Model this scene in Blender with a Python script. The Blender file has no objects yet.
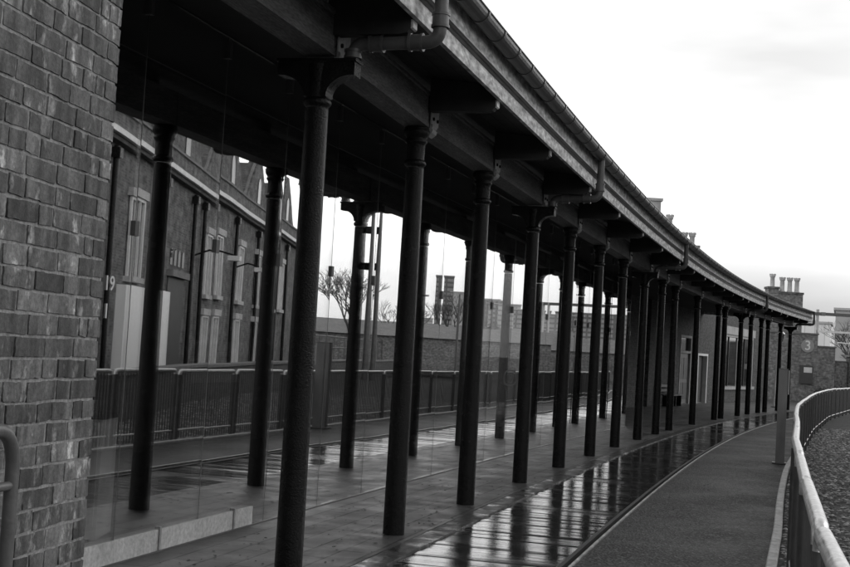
import bpy, math, random
import numpy as np
from mathutils import Vector, Matrix, noise
random.seed(7); rng = np.random.default_rng(11)
SC = bpy.context.scene; COL = SC.collection
PI = math.pi

# ------------------------------------------------------------------ camera
ROLL = 0.058; PITCH = math.atan(67.4 / 1300)
c_, s_ = math.cos(ROLL), math.sin(ROLL); cp, sp = math.cos(PITCH), math.sin(PITCH)
right = Vector((c_, -s_ * sp, s_ * cp)); up = Vector((-s_, -c_ * sp, c_ * cp)); fwd = Vector((0, cp, sp))
cam_d = bpy.data.cameras.new('camera'); cam = bpy.data.objects.new('camera', cam_d); COL.objects.link(cam)
M = Matrix.Identity(4)
for i in range(3):
    M[i][0] = right[i]; M[i][1] = up[i]; M[i][2] = -fwd[i]
M[2][3] = 1.6
cam.matrix_world = M
cam_d.sensor_width = 36; cam_d.lens = 36 * 1300 / 850; cam_d.clip_end = 2000; cam_d.clip_start = 0.05
SC.camera = cam

# ------------------------------------------------------------------ sky and sun
W = bpy.data.worlds.new('World'); SC.world = W; W.use_nodes = True
nt = W.node_tree; nt.nodes.clear(); N = nt.nodes; L = nt.links
out = N.new('ShaderNodeOutputWorld'); bg = N.new('ShaderNodeBackground')
sky = N.new('ShaderNodeTexSky'); sky.sky_type = 'NISHITA'; sky.sun_disc = False
sky.sun_elevation = math.radians(38); sky.sun_rotation = math.radians(70)
sky.air_density = 1.0; sky.dust_density = 6.0
bw = N.new('ShaderNodeRGBToBW'); L.new(sky.outputs[0], bw.inputs[0])
tc = N.new('ShaderNodeTexCoord'); mp = N.new('ShaderNodeMapping'); mp.inputs['Scale'].default_value = (1.2, 1.2, 4.5)
mp.inputs['Location'].default_value = (0.35, 0.1, 0.0)
L.new(tc.outputs['Generated'], mp.inputs[0])
cn = N.new('ShaderNodeTexNoise'); cn.inputs['Scale'].default_value = 1.5; cn.inputs['Detail'].default_value = 5; cn.inputs['Roughness'].default_value = .55
L.new(mp.outputs[0], cn.inputs['Vector'])
cr = N.new('ShaderNodeMapRange'); cr.inputs[1].default_value = .36; cr.inputs[2].default_value = .66; cr.inputs[3].default_value = .72; cr.inputs[4].default_value = 1.15
L.new(cn.outputs[0], cr.inputs[0])
# overcast: even cloud layer mixed over the clear-sky brightness
ov = N.new('ShaderNodeMix'); ov.data_type = 'FLOAT'; ov.inputs[0].default_value = .72; ov.inputs[3].default_value = 13.0
L.new(bw.outputs[0], ov.inputs[2])
# thick cloud overhead, bright broken cloud lower down, greyer at the very horizon
sx = N.new('ShaderNodeSeparateXYZ'); L.new(tc.outputs['Generated'], sx.inputs[0])
zr = N.new('ShaderNodeFloatCurve'); cv = zr.mapping.curves[0]
for k_, (px_, py_) in enumerate(((0, .42), (.06, .55), (.13, .85), (.24, .80), (.5, .48), (1, .34))):
    if k_ in (0, 5): cv.points[0 if k_ == 0 else -1].location = (px_, py_)
    else: cv.points.new(px_, py_)
zr.mapping.update(); L.new(sx.outputs[2], zr.inputs['Value'])
m1 = N.new('ShaderNodeMath'); m1.operation = 'MULTIPLY'; L.new(ov.outputs[0], m1.inputs[0]); L.new(cr.outputs[0], m1.inputs[1])
vd = N.new('ShaderNodeVectorMath'); vd.operation = 'DOT_PRODUCT'; L.new(tc.outputs['Generated'], vd.inputs[0])
vd.inputs[1].default_value = (math.sin(math.radians(52)) * .99, math.cos(math.radians(52)) * .99, .14)
vr_ = N.new('ShaderNodeMapRange'); vr_.interpolation_type = 'SMOOTHSTEP'; vr_.inputs[1].default_value = .80; vr_.inputs[2].default_value = .98; vr_.inputs[3].default_value = 1.0; vr_.inputs[4].default_value = 1.95
L.new(vd.outputs['Value'], vr_.inputs[0])
m0_ = N.new('ShaderNodeMath'); m0_.operation = 'MULTIPLY'; L.new(m1.outputs[0], m0_.inputs[0]); L.new(vr_.outputs[0], m0_.inputs[1]); m1 = m0_
vd2 = N.new('ShaderNodeVectorMath'); vd2.operation = 'DOT_PRODUCT'; L.new(tc.outputs['Generated'], vd2.inputs[0])
vd2.inputs[1].default_value = (math.sin(math.radians(285)) * .95, math.cos(math.radians(285)) * .95, .3)
vr2 = N.new('ShaderNodeMapRange'); vr2.interpolation_type = 'SMOOTHSTEP'; vr2.inputs[1].default_value = .0; vr2.inputs[2].default_value = .9; vr2.inputs[3].default_value = 1.0; vr2.inputs[4].default_value = 2.3
L.new(vd2.outputs['Value'], vr2.inputs[0])
m3_ = N.new('ShaderNodeMath'); m3_.operation = 'MULTIPLY'; L.new(m1.outputs[0], m3_.inputs[0]); L.new(vr2.outputs[0], m3_.inputs[1]); m1 = m3_
m2 = N.new('ShaderNodeMath'); m2.operation = 'MULTIPLY'; L.new(m1.outputs[0], m2.inputs[0]); L.new(zr.outputs[0], m2.inputs[1])
L.new(m2.outputs[0], bg.inputs[0]); bg.inputs[1].default_value = 0.15
L.new(bg.outputs[0], out.inputs[0])
sd = bpy.data.lights.new('sun', 'SUN'); sd.energy = 0.5; sd.angle = math.radians(25); sd.color = (1, 1, 1)
sun = bpy.data.objects.new('sun', sd); COL.objects.link(sun)
az, el = math.radians(70), math.radians(38)
dvec = Vector((math.sin(az) * math.cos(el), math.cos(az) * math.cos(el), math.sin(el)))
sun.rotation_euler = dvec.to_track_quat('Z', 'Y').to_euler()
vs = SC.view_settings; vs.view_transform = 'Standard'; vs.look = 'None'; vs.gamma = 1; vs.use_curve_mapping = False
vs.exposure = -0.1
SC.cycles.use_denoising = True
SC.cycles.max_bounces = 10; SC.cycles.glossy_bounces = 6; SC.cycles.transparent_max_bounces = 16; SC.cycles.diffuse_bounces = 4

# ------------------------------------------------------------------ materials (everything is grey: the photograph is black and white)
def nd(nt, t, **kw):
    n = nt.nodes.new(t)
    for k, v in kw.items():
        if k.startswith('i_'):
            n.inputs[k[2:].replace('_', ' ')].default_value = v
        else: setattr(n, k, v)
    return n
def gmat(name, lo, hi, rough=.7, scale=6, detail=6, bump=.15, bscale=None, spec=.5, coord='Object', rough_var=0.0, dist=.01, coat=0, stretch=(1, 1, 1), metallic=0, fine=None):
    m = bpy.data.materials.new(name); m.use_nodes = True; t = m.node_tree; b = t.nodes['Principled BSDF']
    co = nd(t, 'ShaderNodeTexCoord'); mp = nd(t, 'ShaderNodeMapping'); mp.inputs['Scale'].default_value = stretch
    t.links.new(co.outputs[coord], mp.inputs[0])
    n = nd(t, 'ShaderNodeTexNoise'); n.inputs['Scale'].default_value = scale; n.inputs['Detail'].default_value = detail; n.inputs['Roughness'].default_value = .6
    t.links.new(mp.outputs[0], n.inputs['Vector'])
    r = nd(t, 'ShaderNodeMapRange'); r.inputs[1].default_value = .3; r.inputs[2].default_value = .7; r.inputs[3].default_value = lo; r.inputs[4].default_value = hi
    t.links.new(n.outputs[0], r.inputs[0]); col = r.outputs[0]
    if fine:
        n3 = nd(t, 'ShaderNodeTexNoise'); n3.inputs['Scale'].default_value = fine[0]; n3.inputs['Detail'].default_value = 3
        t.links.new(mp.outputs[0], n3.inputs['Vector'])
        r3 = nd(t, 'ShaderNodeMapRange'); r3.inputs[1].default_value = .35; r3.inputs[2].default_value = .65; r3.inputs[3].default_value = fine[1]; r3.inputs[4].default_value = fine[2]
        t.links.new(n3.outputs[0], r3.inputs[0])
        mm = nd(t, 'ShaderNodeMath', operation='MULTIPLY'); t.links.new(col, mm.inputs[0]); t.links.new(r3.outputs[0], mm.inputs[1]); col = mm.outputs[0]
    t.links.new(col, b.inputs['Base Color'])
    b.inputs['Roughness'].default_value = rough; b.inputs['Specular IOR Level'].default_value = spec; b.inputs['Metallic'].default_value = metallic
    b.inputs['Coat Weight'].default_value = coat; b.inputs['Coat Roughness'].default_value = .1
    if rough_var:
        rr = nd(t, 'ShaderNodeMapRange'); rr.inputs[1].default_value = .35; rr.inputs[2].default_value = .65; rr.inputs[3].default_value = max(.02, rough - rough_var); rr.inputs[4].default_value = min(1, rough + rough_var)
        t.links.new(n.outputs[0], rr.inputs[0]); t.links.new(rr.outputs[0], b.inputs['Roughness'])
    if bump:
        n2 = nd(t, 'ShaderNodeTexNoise'); n2.inputs['Scale'].default_value = bscale or scale * 6; n2.inputs['Detail'].default_value = 4
        t.links.new(mp.outputs[0], n2.inputs['Vector'])
        bp = nd(t, 'ShaderNodeBump'); bp.inputs['Strength'].default_value = bump; bp.inputs['Distance'].default_value = dist
        t.links.new(n2.outputs[0], bp.inputs['Height']); t.links.new(bp.outputs[0], b.inputs['Normal'])
    return m
def brickmat(name, c1, c2, mortar, w=.225, h=.075, ms=.012, rough=.85, bump=.6, squash=1, off=.5, mottled=(.6, 1.4), offf=2, mscale=9, spec=.4):
    m = bpy.data.materials.new(name); m.use_nodes = True; t = m.node_tree; b = t.nodes['Principled BSDF']
    co = nd(t, 'ShaderNodeTexCoord'); br = nd(t, 'ShaderNodeTexBrick')
    br.offset = off; br.offset_frequency = offf; br.squash = squash
    br.inputs['Color1'].default_value = (c1, c1, c1, 1); br.inputs['Color2'].default_value = (c2, c2, c2, 1); br.inputs['Mortar'].default_value = (mortar,) * 3 + (1,)
    br.inputs['Scale'].default_value = 1; br.inputs['Mortar Size'].default_value = ms; br.inputs['Brick Width'].default_value = w; br.inputs['Row Height'].default_value = h; br.inputs['Mortar Smooth'].default_value = .2
    t.links.new(co.outputs['UV'], br.inputs['Vector'])
    n = nd(t, 'ShaderNodeTexNoise'); n.inputs['Scale'].default_value = mscale; n.inputs['Detail'].default_value = 7
    t.links.new(co.outputs['Object'], n.inputs['Vector'])
    r = nd(t, 'ShaderNodeMapRange'); r.inputs[1].default_value = .3; r.inputs[2].default_value = .7; r.inputs[3].default_value = mottled[0]; r.inputs[4].default_value = mottled[1]
    t.links.new(n.outputs[0], r.inputs[0])
    mx = nd(t, 'ShaderNodeVectorMath', operation='SCALE'); t.links.new(br.outputs[0], mx.inputs[0]); t.links.new(r.outputs[0], mx.inputs['Scale'])
    t.links.new(mx.outputs[0], b.inputs['Base Color']); b.inputs['Roughness'].default_value = rough; b.inputs['Specular IOR Level'].default_value = spec
    inv = nd(t, 'ShaderNodeMath', operation='SUBTRACT'); inv.inputs[0].default_value = 1; t.links.new(br.outputs['Fac'], inv.inputs[1])
    ad = nd(t, 'ShaderNodeMath', operation='MULTIPLY_ADD'); t.links.new(n.outputs[0], ad.inputs[0]); ad.inputs[1].default_value = .5; t.links.new(inv.outputs[0], ad.inputs[2])
    bp = nd(t, 'ShaderNodeBump'); bp.inputs['Strength'].default_value = bump; bp.inputs['Distance'].default_value = .008
    t.links.new(ad.outputs[0], bp.inputs['Height']); t.links.new(bp.outputs[0], b.inputs['Normal'])
    return m

MT = {}
MT['iron'] = gmat('black_gloss_iron', .004, .009, rough=.2, scale=5, bump=1.0, bscale=95, dist=.007, coord='Object', rough_var=.1, spec=.19)
MT['iron_bumpy'] = MT['iron']
MT['timber_paint'] = gmat('weathered_painted_timber', .28, .70, rough=.75, scale=3.2, bump=.4, bscale=20, coord='UV', stretch=(1.6, 4, 1), fine=(4.5, .5, 1.3))
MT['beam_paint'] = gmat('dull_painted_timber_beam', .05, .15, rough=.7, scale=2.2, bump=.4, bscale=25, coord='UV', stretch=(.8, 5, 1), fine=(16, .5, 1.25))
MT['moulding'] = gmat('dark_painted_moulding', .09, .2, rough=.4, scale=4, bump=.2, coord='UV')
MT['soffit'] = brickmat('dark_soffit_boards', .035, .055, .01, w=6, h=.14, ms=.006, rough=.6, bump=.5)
MT['gutter'] = gmat('painted_iron_gutter', .045, .08, rough=.38, scale=3, bump=.2, bscale=20, coord='UV')
MT['pipe'] = gmat('painted_iron_pipe', .06, .11, rough=.38, scale=5, bump=.25, bscale=40)
MT['slate'] = brickmat('wet_roof_slates', .07, .12, .02, w=.3, h=.22, ms=.006, rough=.3, bump=.4)
MT['joist'] = gmat('shade_dark_joist_timber', .02, .04, rough=.8, scale=4, bump=.2)  # shade of the joist sides put into the colour
MT['pale_roof'] = gmat('pale_eaves_strip', .35, .5, rough=.35, scale=4)
MT['shoe'] = gmat('weathered_metal_plate', .20, .36, rough=.5, scale=14, bump=.3)
MT['wet_stone'] = gmat('dark_wet_coping', .025, .05, rough=.42, scale=3.5, bump=.5, bscale=22, rough_var=.22, spec=.35, coord='UV')
MT['brick'] = brickmat('dark_red_brick', .07, .16, .15, ms=.012, mottled=(.45, 1.5), mscale=3)
MT['brick_dark'] = brickmat('sooty_brick', .05, .10, .10, ms=.012)
MT['brick_far'] = brickmat('mottled_far_brick', .13, .26, .2, ms=.014, mottled=(.55, 1.4), mscale=7)
MT['stone'] = gmat('pale_stone', .35, .52, rough=.8, scale=3, bump=.3)
MT['stone_dark'] = gmat('weathered_coping_stone', .12, .2, rough=.7, scale=3, bump=.3)
MT['white_paint'] = gmat('white_paint', .62, .8, rough=.5, scale=3, bump=.1)
MT['white_board'] = gmat('white_board', .86, .94, rough=.5, scale=1.5, bump=.05, stretch=(3, 3, .4))
MT['timber_dark'] = gmat('dark_timber', .03, .06, rough=.5, scale=5, bump=.3, stretch=(4, 4, .5))
MT['door_grey'] = gmat('grey_door_paint', .10, .16, rough=.5, scale=5, bump=.15, stretch=(3, 3, .5))
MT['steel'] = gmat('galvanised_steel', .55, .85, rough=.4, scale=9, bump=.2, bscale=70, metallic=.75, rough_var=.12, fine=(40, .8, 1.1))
MT['steel_leg'] = gmat('shade_toned_steel_leg', .05, .10, rough=.5, scale=9, bump=.2, bscale=60)  # darker copy of the rail steel: painted shade on the upright legs
MT['steel_bar'] = gmat('galvanised_bar', .04, .09, rough=.5, scale=11, bump=.15, metallic=.1)
MT['steel_dark'] = gmat('dull_grey_steel', .08, .13, rough=.4, scale=7, bump=.2, bscale=50)
MT['post'] = gmat('grey_painted_post', .13, .20, rough=.45, scale=5, bump=.2, bscale=40, stretch=(1, 1, .3))
MT['post_edge'] = gmat('pale_post_strip', .42, .55, rough=.4, scale=5, bump=.1)
MT['concrete'] = gmat('pale_concrete', .4, .56, rough=.85, scale=3, bump=.4, bscale=40, fine=(30, .8, 1.1))
MT['kerb'] = gmat('white_kerb_concrete', .46, .66, rough=.7, scale=3.5, bump=.3, bscale=40, fine=(22, .75, 1.1))
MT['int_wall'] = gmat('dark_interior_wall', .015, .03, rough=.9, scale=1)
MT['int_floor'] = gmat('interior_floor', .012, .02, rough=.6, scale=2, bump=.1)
MT['ballast'] = gmat('ballast_stone', .05, .14, rough=.8, scale=14, bump=.6, bscale=60, coord='Object')
MT['glass_dark'] = gmat('dark_window_glass', .015, .02, rough=.06, scale=1, bump=.02, spec=.8)
MT['sign_disc'] = gmat('grey_sign_disc', .28, .32, rough=.5, scale=4, bump=0)
MT['white_letter'] = gmat('white_letter_paint', .7, .8, rough=.5, scale=4, bump=0)
MT['notice'] = gmat('dark_notice_board', .06, .08, rough=.5, scale=4, bump=.1)
MT['far_pale'] = brickmat('pale_cladding_with_windows', .42, .5, .30, w=3.2, h=1.6, ms=.32, rough=.7, bump=.1, off=0, mottled=(.9, 1.08), mscale=.3)
MT['far_grey'] = brickmat('grey_office_cladding', .26, .32, .14, w=2.4, h=1.5, ms=.35, rough=.7, bump=.1, off=0, mottled=(.85, 1.1), mscale=.3)
MT['far_plain'] = gmat('plain_pale_render', .42, .5, rough=.8, scale=.4, bump=0)
MT['far_edge'] = gmat('plain_grey_render', .36, .48, rough=.8, scale=.5, bump=0)
MT['white_clad'] = brickmat('white_vertical_cladding', .85, .78, .6, w=1.1, h=30, ms=.06, rough=.6, bump=.1, off=0, mottled=(.95, 1.05), mscale=.3)
MT['bark'] = gmat('bark', .05, .1, rough=.9, scale=8, bump=.5)
MT['leaf'] = gmat('dark_leaf', .03, .06, rough=.7, scale=5, bump=0)
MT['bench'] = gmat('bench_timber', .05, .09, rough=.5, scale=6, bump=.2)
MT['ring_paint'] = gmat('black_vinyl', .01, .015, rough=.4, scale=4, bump=0)

# glass: partly clear, strongly reflecting at a slant
def glassmat(name, wob):
    m = bpy.data.materials.new(name); m.use_nodes = True; t = m.node_tree; t.nodes.clear()
    o = nd(t, 'ShaderNodeOutputMaterial'); mix = nd(t, 'ShaderNodeMixShader'); tr = nd(t, 'ShaderNodeBsdfTransparent'); gl = nd(t, 'ShaderNodeBsdfGlossy')
    tr.inputs[0].default_value = (.94, .94, .94, 1); gl.inputs['Roughness'].default_value = 0.0; gl.inputs[0].default_value = (.95, .95, .95, 1)
    lw = nd(t, 'ShaderNodeLayerWeight'); lw.inputs[0].default_value = .5
    pw = nd(t, 'ShaderNodeMath', operation='POWER'); pw.inputs[1].default_value = 1.8; t.links.new(lw.outputs['Facing'], pw.inputs[0])
    ma = nd(t, 'ShaderNodeMath', operation='MULTIPLY_ADD'); ma.inputs[1].default_value = .76; ma.inputs[2].default_value = .23; t.links.new(pw.outputs[0], ma.inputs[0])
    t.links.new(ma.outputs[0], mix.inputs[0]); t.links.new(tr.outputs[0], mix.inputs[1]); t.links.new(gl.outputs[0], mix.inputs[2])
    co = nd(t, 'ShaderNodeTexCoord'); mp = nd(t, 'ShaderNodeMapping'); mp.inputs['Scale'].default_value = (1, 1, .6); t.links.new(co.outputs['Object'], mp.inputs[0])
    n = nd(t, 'ShaderNodeTexNoise'); n.inputs['Scale'].default_value = 1.3; n.inputs['Detail'].default_value = 1; t.links.new(mp.outputs[0], n.inputs['Vector'])
    bp = nd(t, 'ShaderNodeBump'); bp.inputs['Strength'].default_value = wob; bp.inputs['Distance'].default_value = .01; t.links.new(n.outputs[0], bp.inputs['Height'])
    t.links.new(bp.outputs[0], gl.inputs['Normal'])
    t.links.new(mix.outputs[0], o.inputs[0]); return m
MT['glass'] = glassmat('plate_glass', .035)

def wetboards():
    m = bpy.data.materials.new('wet_timber_boards'); m.use_nodes = True; t = m.node_tree; b = t.nodes['Principled BSDF']
    co = nd(t, 'ShaderNodeTexCoord'); st = nd(t, 'ShaderNodeMapping'); st.inputs['Scale'].default_value = (34, 1.3, 1); t.links.new(co.outputs['UV'], st.inputs[0])
    n = nd(t, 'ShaderNodeTexNoise'); n.inputs['Scale'].default_value = 1.0; n.inputs['Detail'].default_value = 5; t.links.new(st.outputs[0], n.inputs['Vector'])
    n2 = nd(t, 'ShaderNodeTexNoise'); n2.inputs['Scale'].default_value = 1.3; n2.inputs['Detail'].default_value = 4; t.links.new(co.outputs['UV'], n2.inputs['Vector'])
    c = nd(t, 'ShaderNodeMapRange'); c.inputs[1].default_value = .3; c.inputs[2].default_value = .7; c.inputs[3].default_value = .02; c.inputs[4].default_value = .06; t.links.new(n.outputs[0], c.inputs[0]); t.links.new(c.outputs[0], b.inputs['Base Color'])
    r = nd(t, 'ShaderNodeMapRange'); r.inputs[1].default_value = .45; r.inputs[2].default_value = .66; r.inputs[3].default_value = .035; r.inputs[4].default_value = .20; t.links.new(n2.outputs[0], r.inputs[0]); t.links.new(r.outputs[0], b.inputs['Roughness'])
    b.inputs['Specular IOR Level'].default_value = .9; b.inputs['IOR'].default_value = 2.15
    bp = nd(t, 'ShaderNodeBump'); bp.inputs['Strength'].default_value = .46; bp.inputs['Distance'].default_value = .005; t.links.new(n.outputs[0], bp.inputs['Height']); t.links.new(bp.outputs[0], b.inputs['Normal'])
    return m
MT['boards'] = wetboards()

def paving():
    m = bpy.data.materials.new('damp_flagstones'); m.use_nodes = True; t = m.node_tree; b = t.nodes['Principled BSDF']
    co = nd(t, 'ShaderNodeTexCoord'); br = nd(t, 'ShaderNodeTexBrick'); br.offset = .37
    for k, v in (('Color1', .04), ('Color2', .085), ('Mortar', .006)): br.inputs[k].default_value = (v, v, v, 1)
    br.inputs['Scale'].default_value = 1; br.inputs['Brick Width'].default_value = 1.1; br.inputs['Row Height'].default_value = .23; br.inputs['Mortar Size'].default_value = .010; br.inputs['Mortar Smooth'].default_value = .3
    t.links.new(co.outputs['UV'], br.inputs['Vector'])
    n = nd(t, 'ShaderNodeTexNoise'); n.inputs['Scale'].default_value = 2.2; n.inputs['Detail'].default_value = 8; n.inputs['Roughness'].default_value = .65; t.links.new(co.outputs['UV'], n.inputs['Vector'])
    r = nd(t, 'ShaderNodeMapRange'); r.inputs[1].default_value = .3; r.inputs[2].default_value = .7; r.inputs[3].default_value = .5; r.inputs[4].default_value = 1.5; t.links.new(n.outputs[0], r.inputs[0])
    v = nd(t, 'ShaderNodeTexVoronoi'); v.inputs['Scale'].default_value = 5.5; t.links.new(co.outputs['UV'], v.inputs['Vector'])
    vr = nd(t, 'ShaderNodeMapRange'); vr.inputs[1].default_value = .04; vr.inputs[2].default_value = .09; vr.inputs[3].default_value = .35; vr.inputs[4].default_value = 1; t.links.new(v.outputs['Distance'], vr.inputs[0])
    a = nd(t, 'ShaderNodeMath', operation='MULTIPLY'); t.links.new(r.outputs[0], a.inputs[0]); t.links.new(vr.outputs[0], a.inputs[1])
    mx = nd(t, 'ShaderNodeVectorMath', operation='SCALE'); t.links.new(br.outputs[0], mx.inputs[0]); t.links.new(a.outputs[0], mx.inputs['Scale'])
    t.links.new(mx.outputs[0], b.inputs['Base Color'])
    rr = nd(t, 'ShaderNodeMapRange'); rr.inputs[1].default_value = .35; rr.inputs[2].default_value = .65; rr.inputs[3].default_value = .38; rr.inputs[4].default_value = .62; t.links.new(n.outputs[0], rr.inputs[0]); t.links.new(rr.outputs[0], b.inputs['Roughness'])
    ad = nd(t, 'ShaderNodeMath', operation='MULTIPLY_ADD'); ad.inputs[1].default_value = -.6; t.links.new(br.outputs['Fac'], ad.inputs[0]); t.links.new(n.outputs[0], ad.inputs[2])
    bp = nd(t, 'ShaderNodeBump'); bp.inputs['Strength'].default_value = .35; bp.inputs['Distance'].default_value = .008; t.links.new(ad.outputs[0], bp.inputs['Height']); t.links.new(bp.outputs[0], b.inputs['Normal'])
    return m
MT['paving'] = paving()

def speckle(name, lo, hi, scale, rough, thr=(.55, .75), bump=.6, big=(.8, 1.25), spec=.5):
    m = bpy.data.materials.new(name); m.use_nodes = True; t = m.node_tree; b = t.nodes['Principled BSDF']
    co = nd(t, 'ShaderNodeTexCoord')
    v = nd(t, 'ShaderNodeTexVoronoi'); v.inputs['Scale'].default_value = scale; t.links.new(co.outputs['Object'], v.inputs['Vector'])
    sp_ = nd(t, 'ShaderNodeSeparateColor'); t.links.new(v.outputs['Color'], sp_.inputs[0])
    r = nd(t, 'ShaderNodeMapRange'); r.inputs[1].default_value = thr[0]; r.inputs[2].default_value = 1.0; r.inputs[3].default_value = lo; r.inputs[4].default_value = hi; t.links.new(sp_.outputs[0], r.inputs[0])
    n = nd(t, 'ShaderNodeTexNoise'); n.inputs['Scale'].default_value = .8; n.inputs['Detail'].default_value = 8; n.inputs['Roughness'].default_value = .65; t.links.new(co.outputs['Object'], n.inputs['Vector'])
    r2 = nd(t, 'ShaderNodeMapRange'); r2.inputs[1].default_value = .3; r2.inputs[2].default_value = .7; r2.inputs[3].default_value = big[0]; r2.inputs[4].default_value = big[1]; t.links.new(n.outputs[0], r2.inputs[0])
    a = nd(t, 'ShaderNodeMath', operation='MULTIPLY'); t.links.new(r.outputs[0], a.inputs[0]); t.links.new(r2.outputs[0], a.inputs[1]); t.links.new(a.outputs[0], b.inputs['Base Color'])
    b.inputs['Specular IOR Level'].default_value = spec
    rv = nd(t, 'ShaderNodeMapRange'); rv.inputs[1].default_value = .35; rv.inputs[2].default_value = .65; rv.inputs[3].default_value = rough * .85; rv.inputs[4].default_value = min(1, rough * 1.2); t.links.new(n.outputs[0], rv.inputs[0]); t.links.new(rv.outputs[0], b.inputs['Roughness'])
    bp = nd(t, 'ShaderNodeBump'); bp.inputs['Strength'].default_value = bump; bp.inputs['Distance'].default_value = .006; t.links.new(v.outputs['Distance'], bp.inputs['Height']); t.links.new(bp.outputs[0], b.inputs['Normal'])
    return m
MT['tarmac'] = speckle('damp_tarmac', .003, .105, 48, .6, thr=(.55, 1), big=(.6, 1.15), bump=.9)
MT['cinder'] = speckle('dark_cinders', .008, .03, 14, .9, bump=1.0, big=(.5, 1.3))
MT['gravel'] = speckle('gravel_bed', .02, .07, 16, .85, bump=1.0, big=(.5, 1.3))

# ------------------------------------------------------------------ mesh builder
class MB:
    def __init__(s): s.v = []; s.f = []; s.uv = []; s.sm = []
    def face(s, pts, uv=None, smooth=False):
        i = len(s.v); s.v += [tuple(p) for p in pts]; s.f.append(tuple(range(i, i + len(pts))))
        if uv is None:
            a = Vector(pts[0]); n = Vector((0, 0, 0))
            for k in range(1, len(pts) - 1): n += (Vector(pts[k]) - a).cross(Vector(pts[k + 1]) - a)
            n = n.normalized() if n.length > 0 else Vector((0, 0, 1))
            if abs(n.z) > .9: uv = [(p[0], p[1]) for p in pts]
            else:
                h = Vector((-n.y, n.x, 0)).normalized(); w = n.cross(h)
                sgn = 1 if w.z > 0 else -1
                uv = [(Vector(p).dot(h), Vector(p).dot(w) * sgn) for p in pts]
        s.uv.append(list(uv)); s.sm.append(smooth)
    def grid(s, rows, closed=False, uvs=None, smooth=True):
        # shared-vertex grid of rows of points
        base = len(s.v); nr = len(rows); nc = len(rows[0])
        for r in rows: s.v += [tuple(p) for p in r]
        for i in range(nr - 1):
            for j in range(nc if closed else nc - 1):
                j2 = (j + 1) % nc
                s.f.append((base + i * nc + j, base + i * nc + j2, base + (i + 1) * nc + j2, base + (i + 1) * nc + j))
                if uvs: s.uv.append([uvs[i][j], uvs[i][j + 1], uvs[i + 1][j + 1], uvs[i + 1][j]])
                else:
                    P = [s.v[k] for k in s.f[-1]]; s.uv.append([(p[0] + p[1], p[2]) for p in P])
                s.sm.append(smooth)
    def box(s, c, size, rz=0, M=None):
        x, y, z = [q / 2 for q in size]; R = Matrix.Rotation(rz, 3, 'Z') if M is None else M
        P = [Vector(c) + R @ Vector((a * x, b * y, d * z)) for a, b, d in [(-1, -1, -1), (1, -1, -1), (1, 1, -1), (-1, 1, -1), (-1, -1, 1), (1, -1, 1), (1, 1, 1), (-1, 1, 1)]]
        for q in [(0, 3, 2, 1), (4, 5, 6, 7), (0, 1, 5, 4), (1, 2, 6, 5), (2, 3, 7, 6), (3, 0, 4, 7)]: s.face([P[k] for k in q])
        return s
    def prism(s, poly, a, b):
        # poly: list of 3D points, extruded by vector from a to b (a offset, b offset)
        A = [Vector(p) + a for p in poly]; B = [Vector(p) + b for p in poly]; n = len(poly)
        s.face(A[::-1]); s.face(B)
        for i in range(n): s.face([A[i], A[(i + 1) % n], B[(i + 1) % n], B[i]])
        return s
    def tube(s, pts, r, n=12, caps=True):
        pts = [Vector(p) for p in pts]; rs = r if isinstance(r, (list, tuple)) else [r] * len(pts)
        rows = []; prev = None
        for i, p in enumerate(pts):
            t = (pts[min(i + 1, len(pts) - 1)] - pts[max(i - 1, 0)]).normalized()
            if prev is None: a = t.orthogonal().normalized()
            else: a = (prev - t * prev.dot(t)); a = a.normalized() if a.length > 1e-6 else t.orthogonal().normalized()
            prev = a; b = t.cross(a)
            rows.append([p + (a * math.cos(k * 2 * PI / n) + b * math.sin(k * 2 * PI / n)) * rs[i] for k in range(n)])
        s.grid(rows, closed=True)
        if caps:
            s.face(rows[0][::-1]); s.face(rows[-1])
        return s
    def lathe(s, prof, c=(0, 0, 0), n=20, smooth=True):
        rows = [[(c[0] + r * math.cos(k * 2 * PI / n), c[1] + r * math.sin(k * 2 * PI / n), c[2] + z) for k in range(n)] for r, z in prof]
        s.grid(rows, closed=True, smooth=smooth); s.face(rows[0][::-1]); s.face(rows[-1]); return s
    def sweep(s, prof, ss, cur, closed=True, smooth=False, capends=True):
        # prof: list of (d, z) ; ss: list of arclengths ; cur: function (s, d) -> (x, y)
        per = [0]
        pr = prof + [prof[0]] if closed else prof
        for a, b in zip(pr[:-1], pr[1:]): per.append(per[-1] + math.hypot(b[0] - a[0], b[1] - a[1]))
        R = [[(*cur(q, d), z) for d, z in pr] for q in ss]
        for i in range(len(ss) - 1):
            for j in range(len(pr) - 1):
                s.face([R[i][j], R[i][j + 1], R[i + 1][j + 1], R[i + 1][j]], uv=[(ss[i], per[j]), (ss[i], per[j + 1]), (ss[i + 1], per[j + 1]), (ss[i + 1], per[j])], smooth=smooth)
        if closed and capends:
            s.face([p for p in R[0][:-1]][::-1]); s.face([p for p in R[-1][:-1]])
        return s
    def build(s, name, mat, parent=None, loc=None, merge=False):
        me = bpy.data.meshes.new(name); V = s.v
        if loc is not None: V = [(p[0] - loc[0], p[1] - loc[1], p[2] - loc[2]) for p in V]
        me.from_pydata(V, [], s.f); uvl = me.uv_layers.new(name='UVMap')
        flat = [c for f in s.uv for q in f for c in q]; uvl.data.foreach_set('uv', flat)
        me.polygons.foreach_set('use_smooth', s.sm); me.materials.append(mat if not isinstance(mat, str) else MT[mat])
        me.update(); o = bpy.data.objects.new(name, me); COL.objects.link(o)
        if loc is not None: o.location = loc
        if parent is not None:
            o.parent = parent
            if loc is None and parent.type == 'EMPTY':
                # mesh points are in world space: cancel the parent's place
                o.matrix_parent_inverse = parent_matrix(parent).inverted()
            elif loc is None: o.matrix_parent_inverse = parent_matrix(parent).inverted()
        return o
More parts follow.
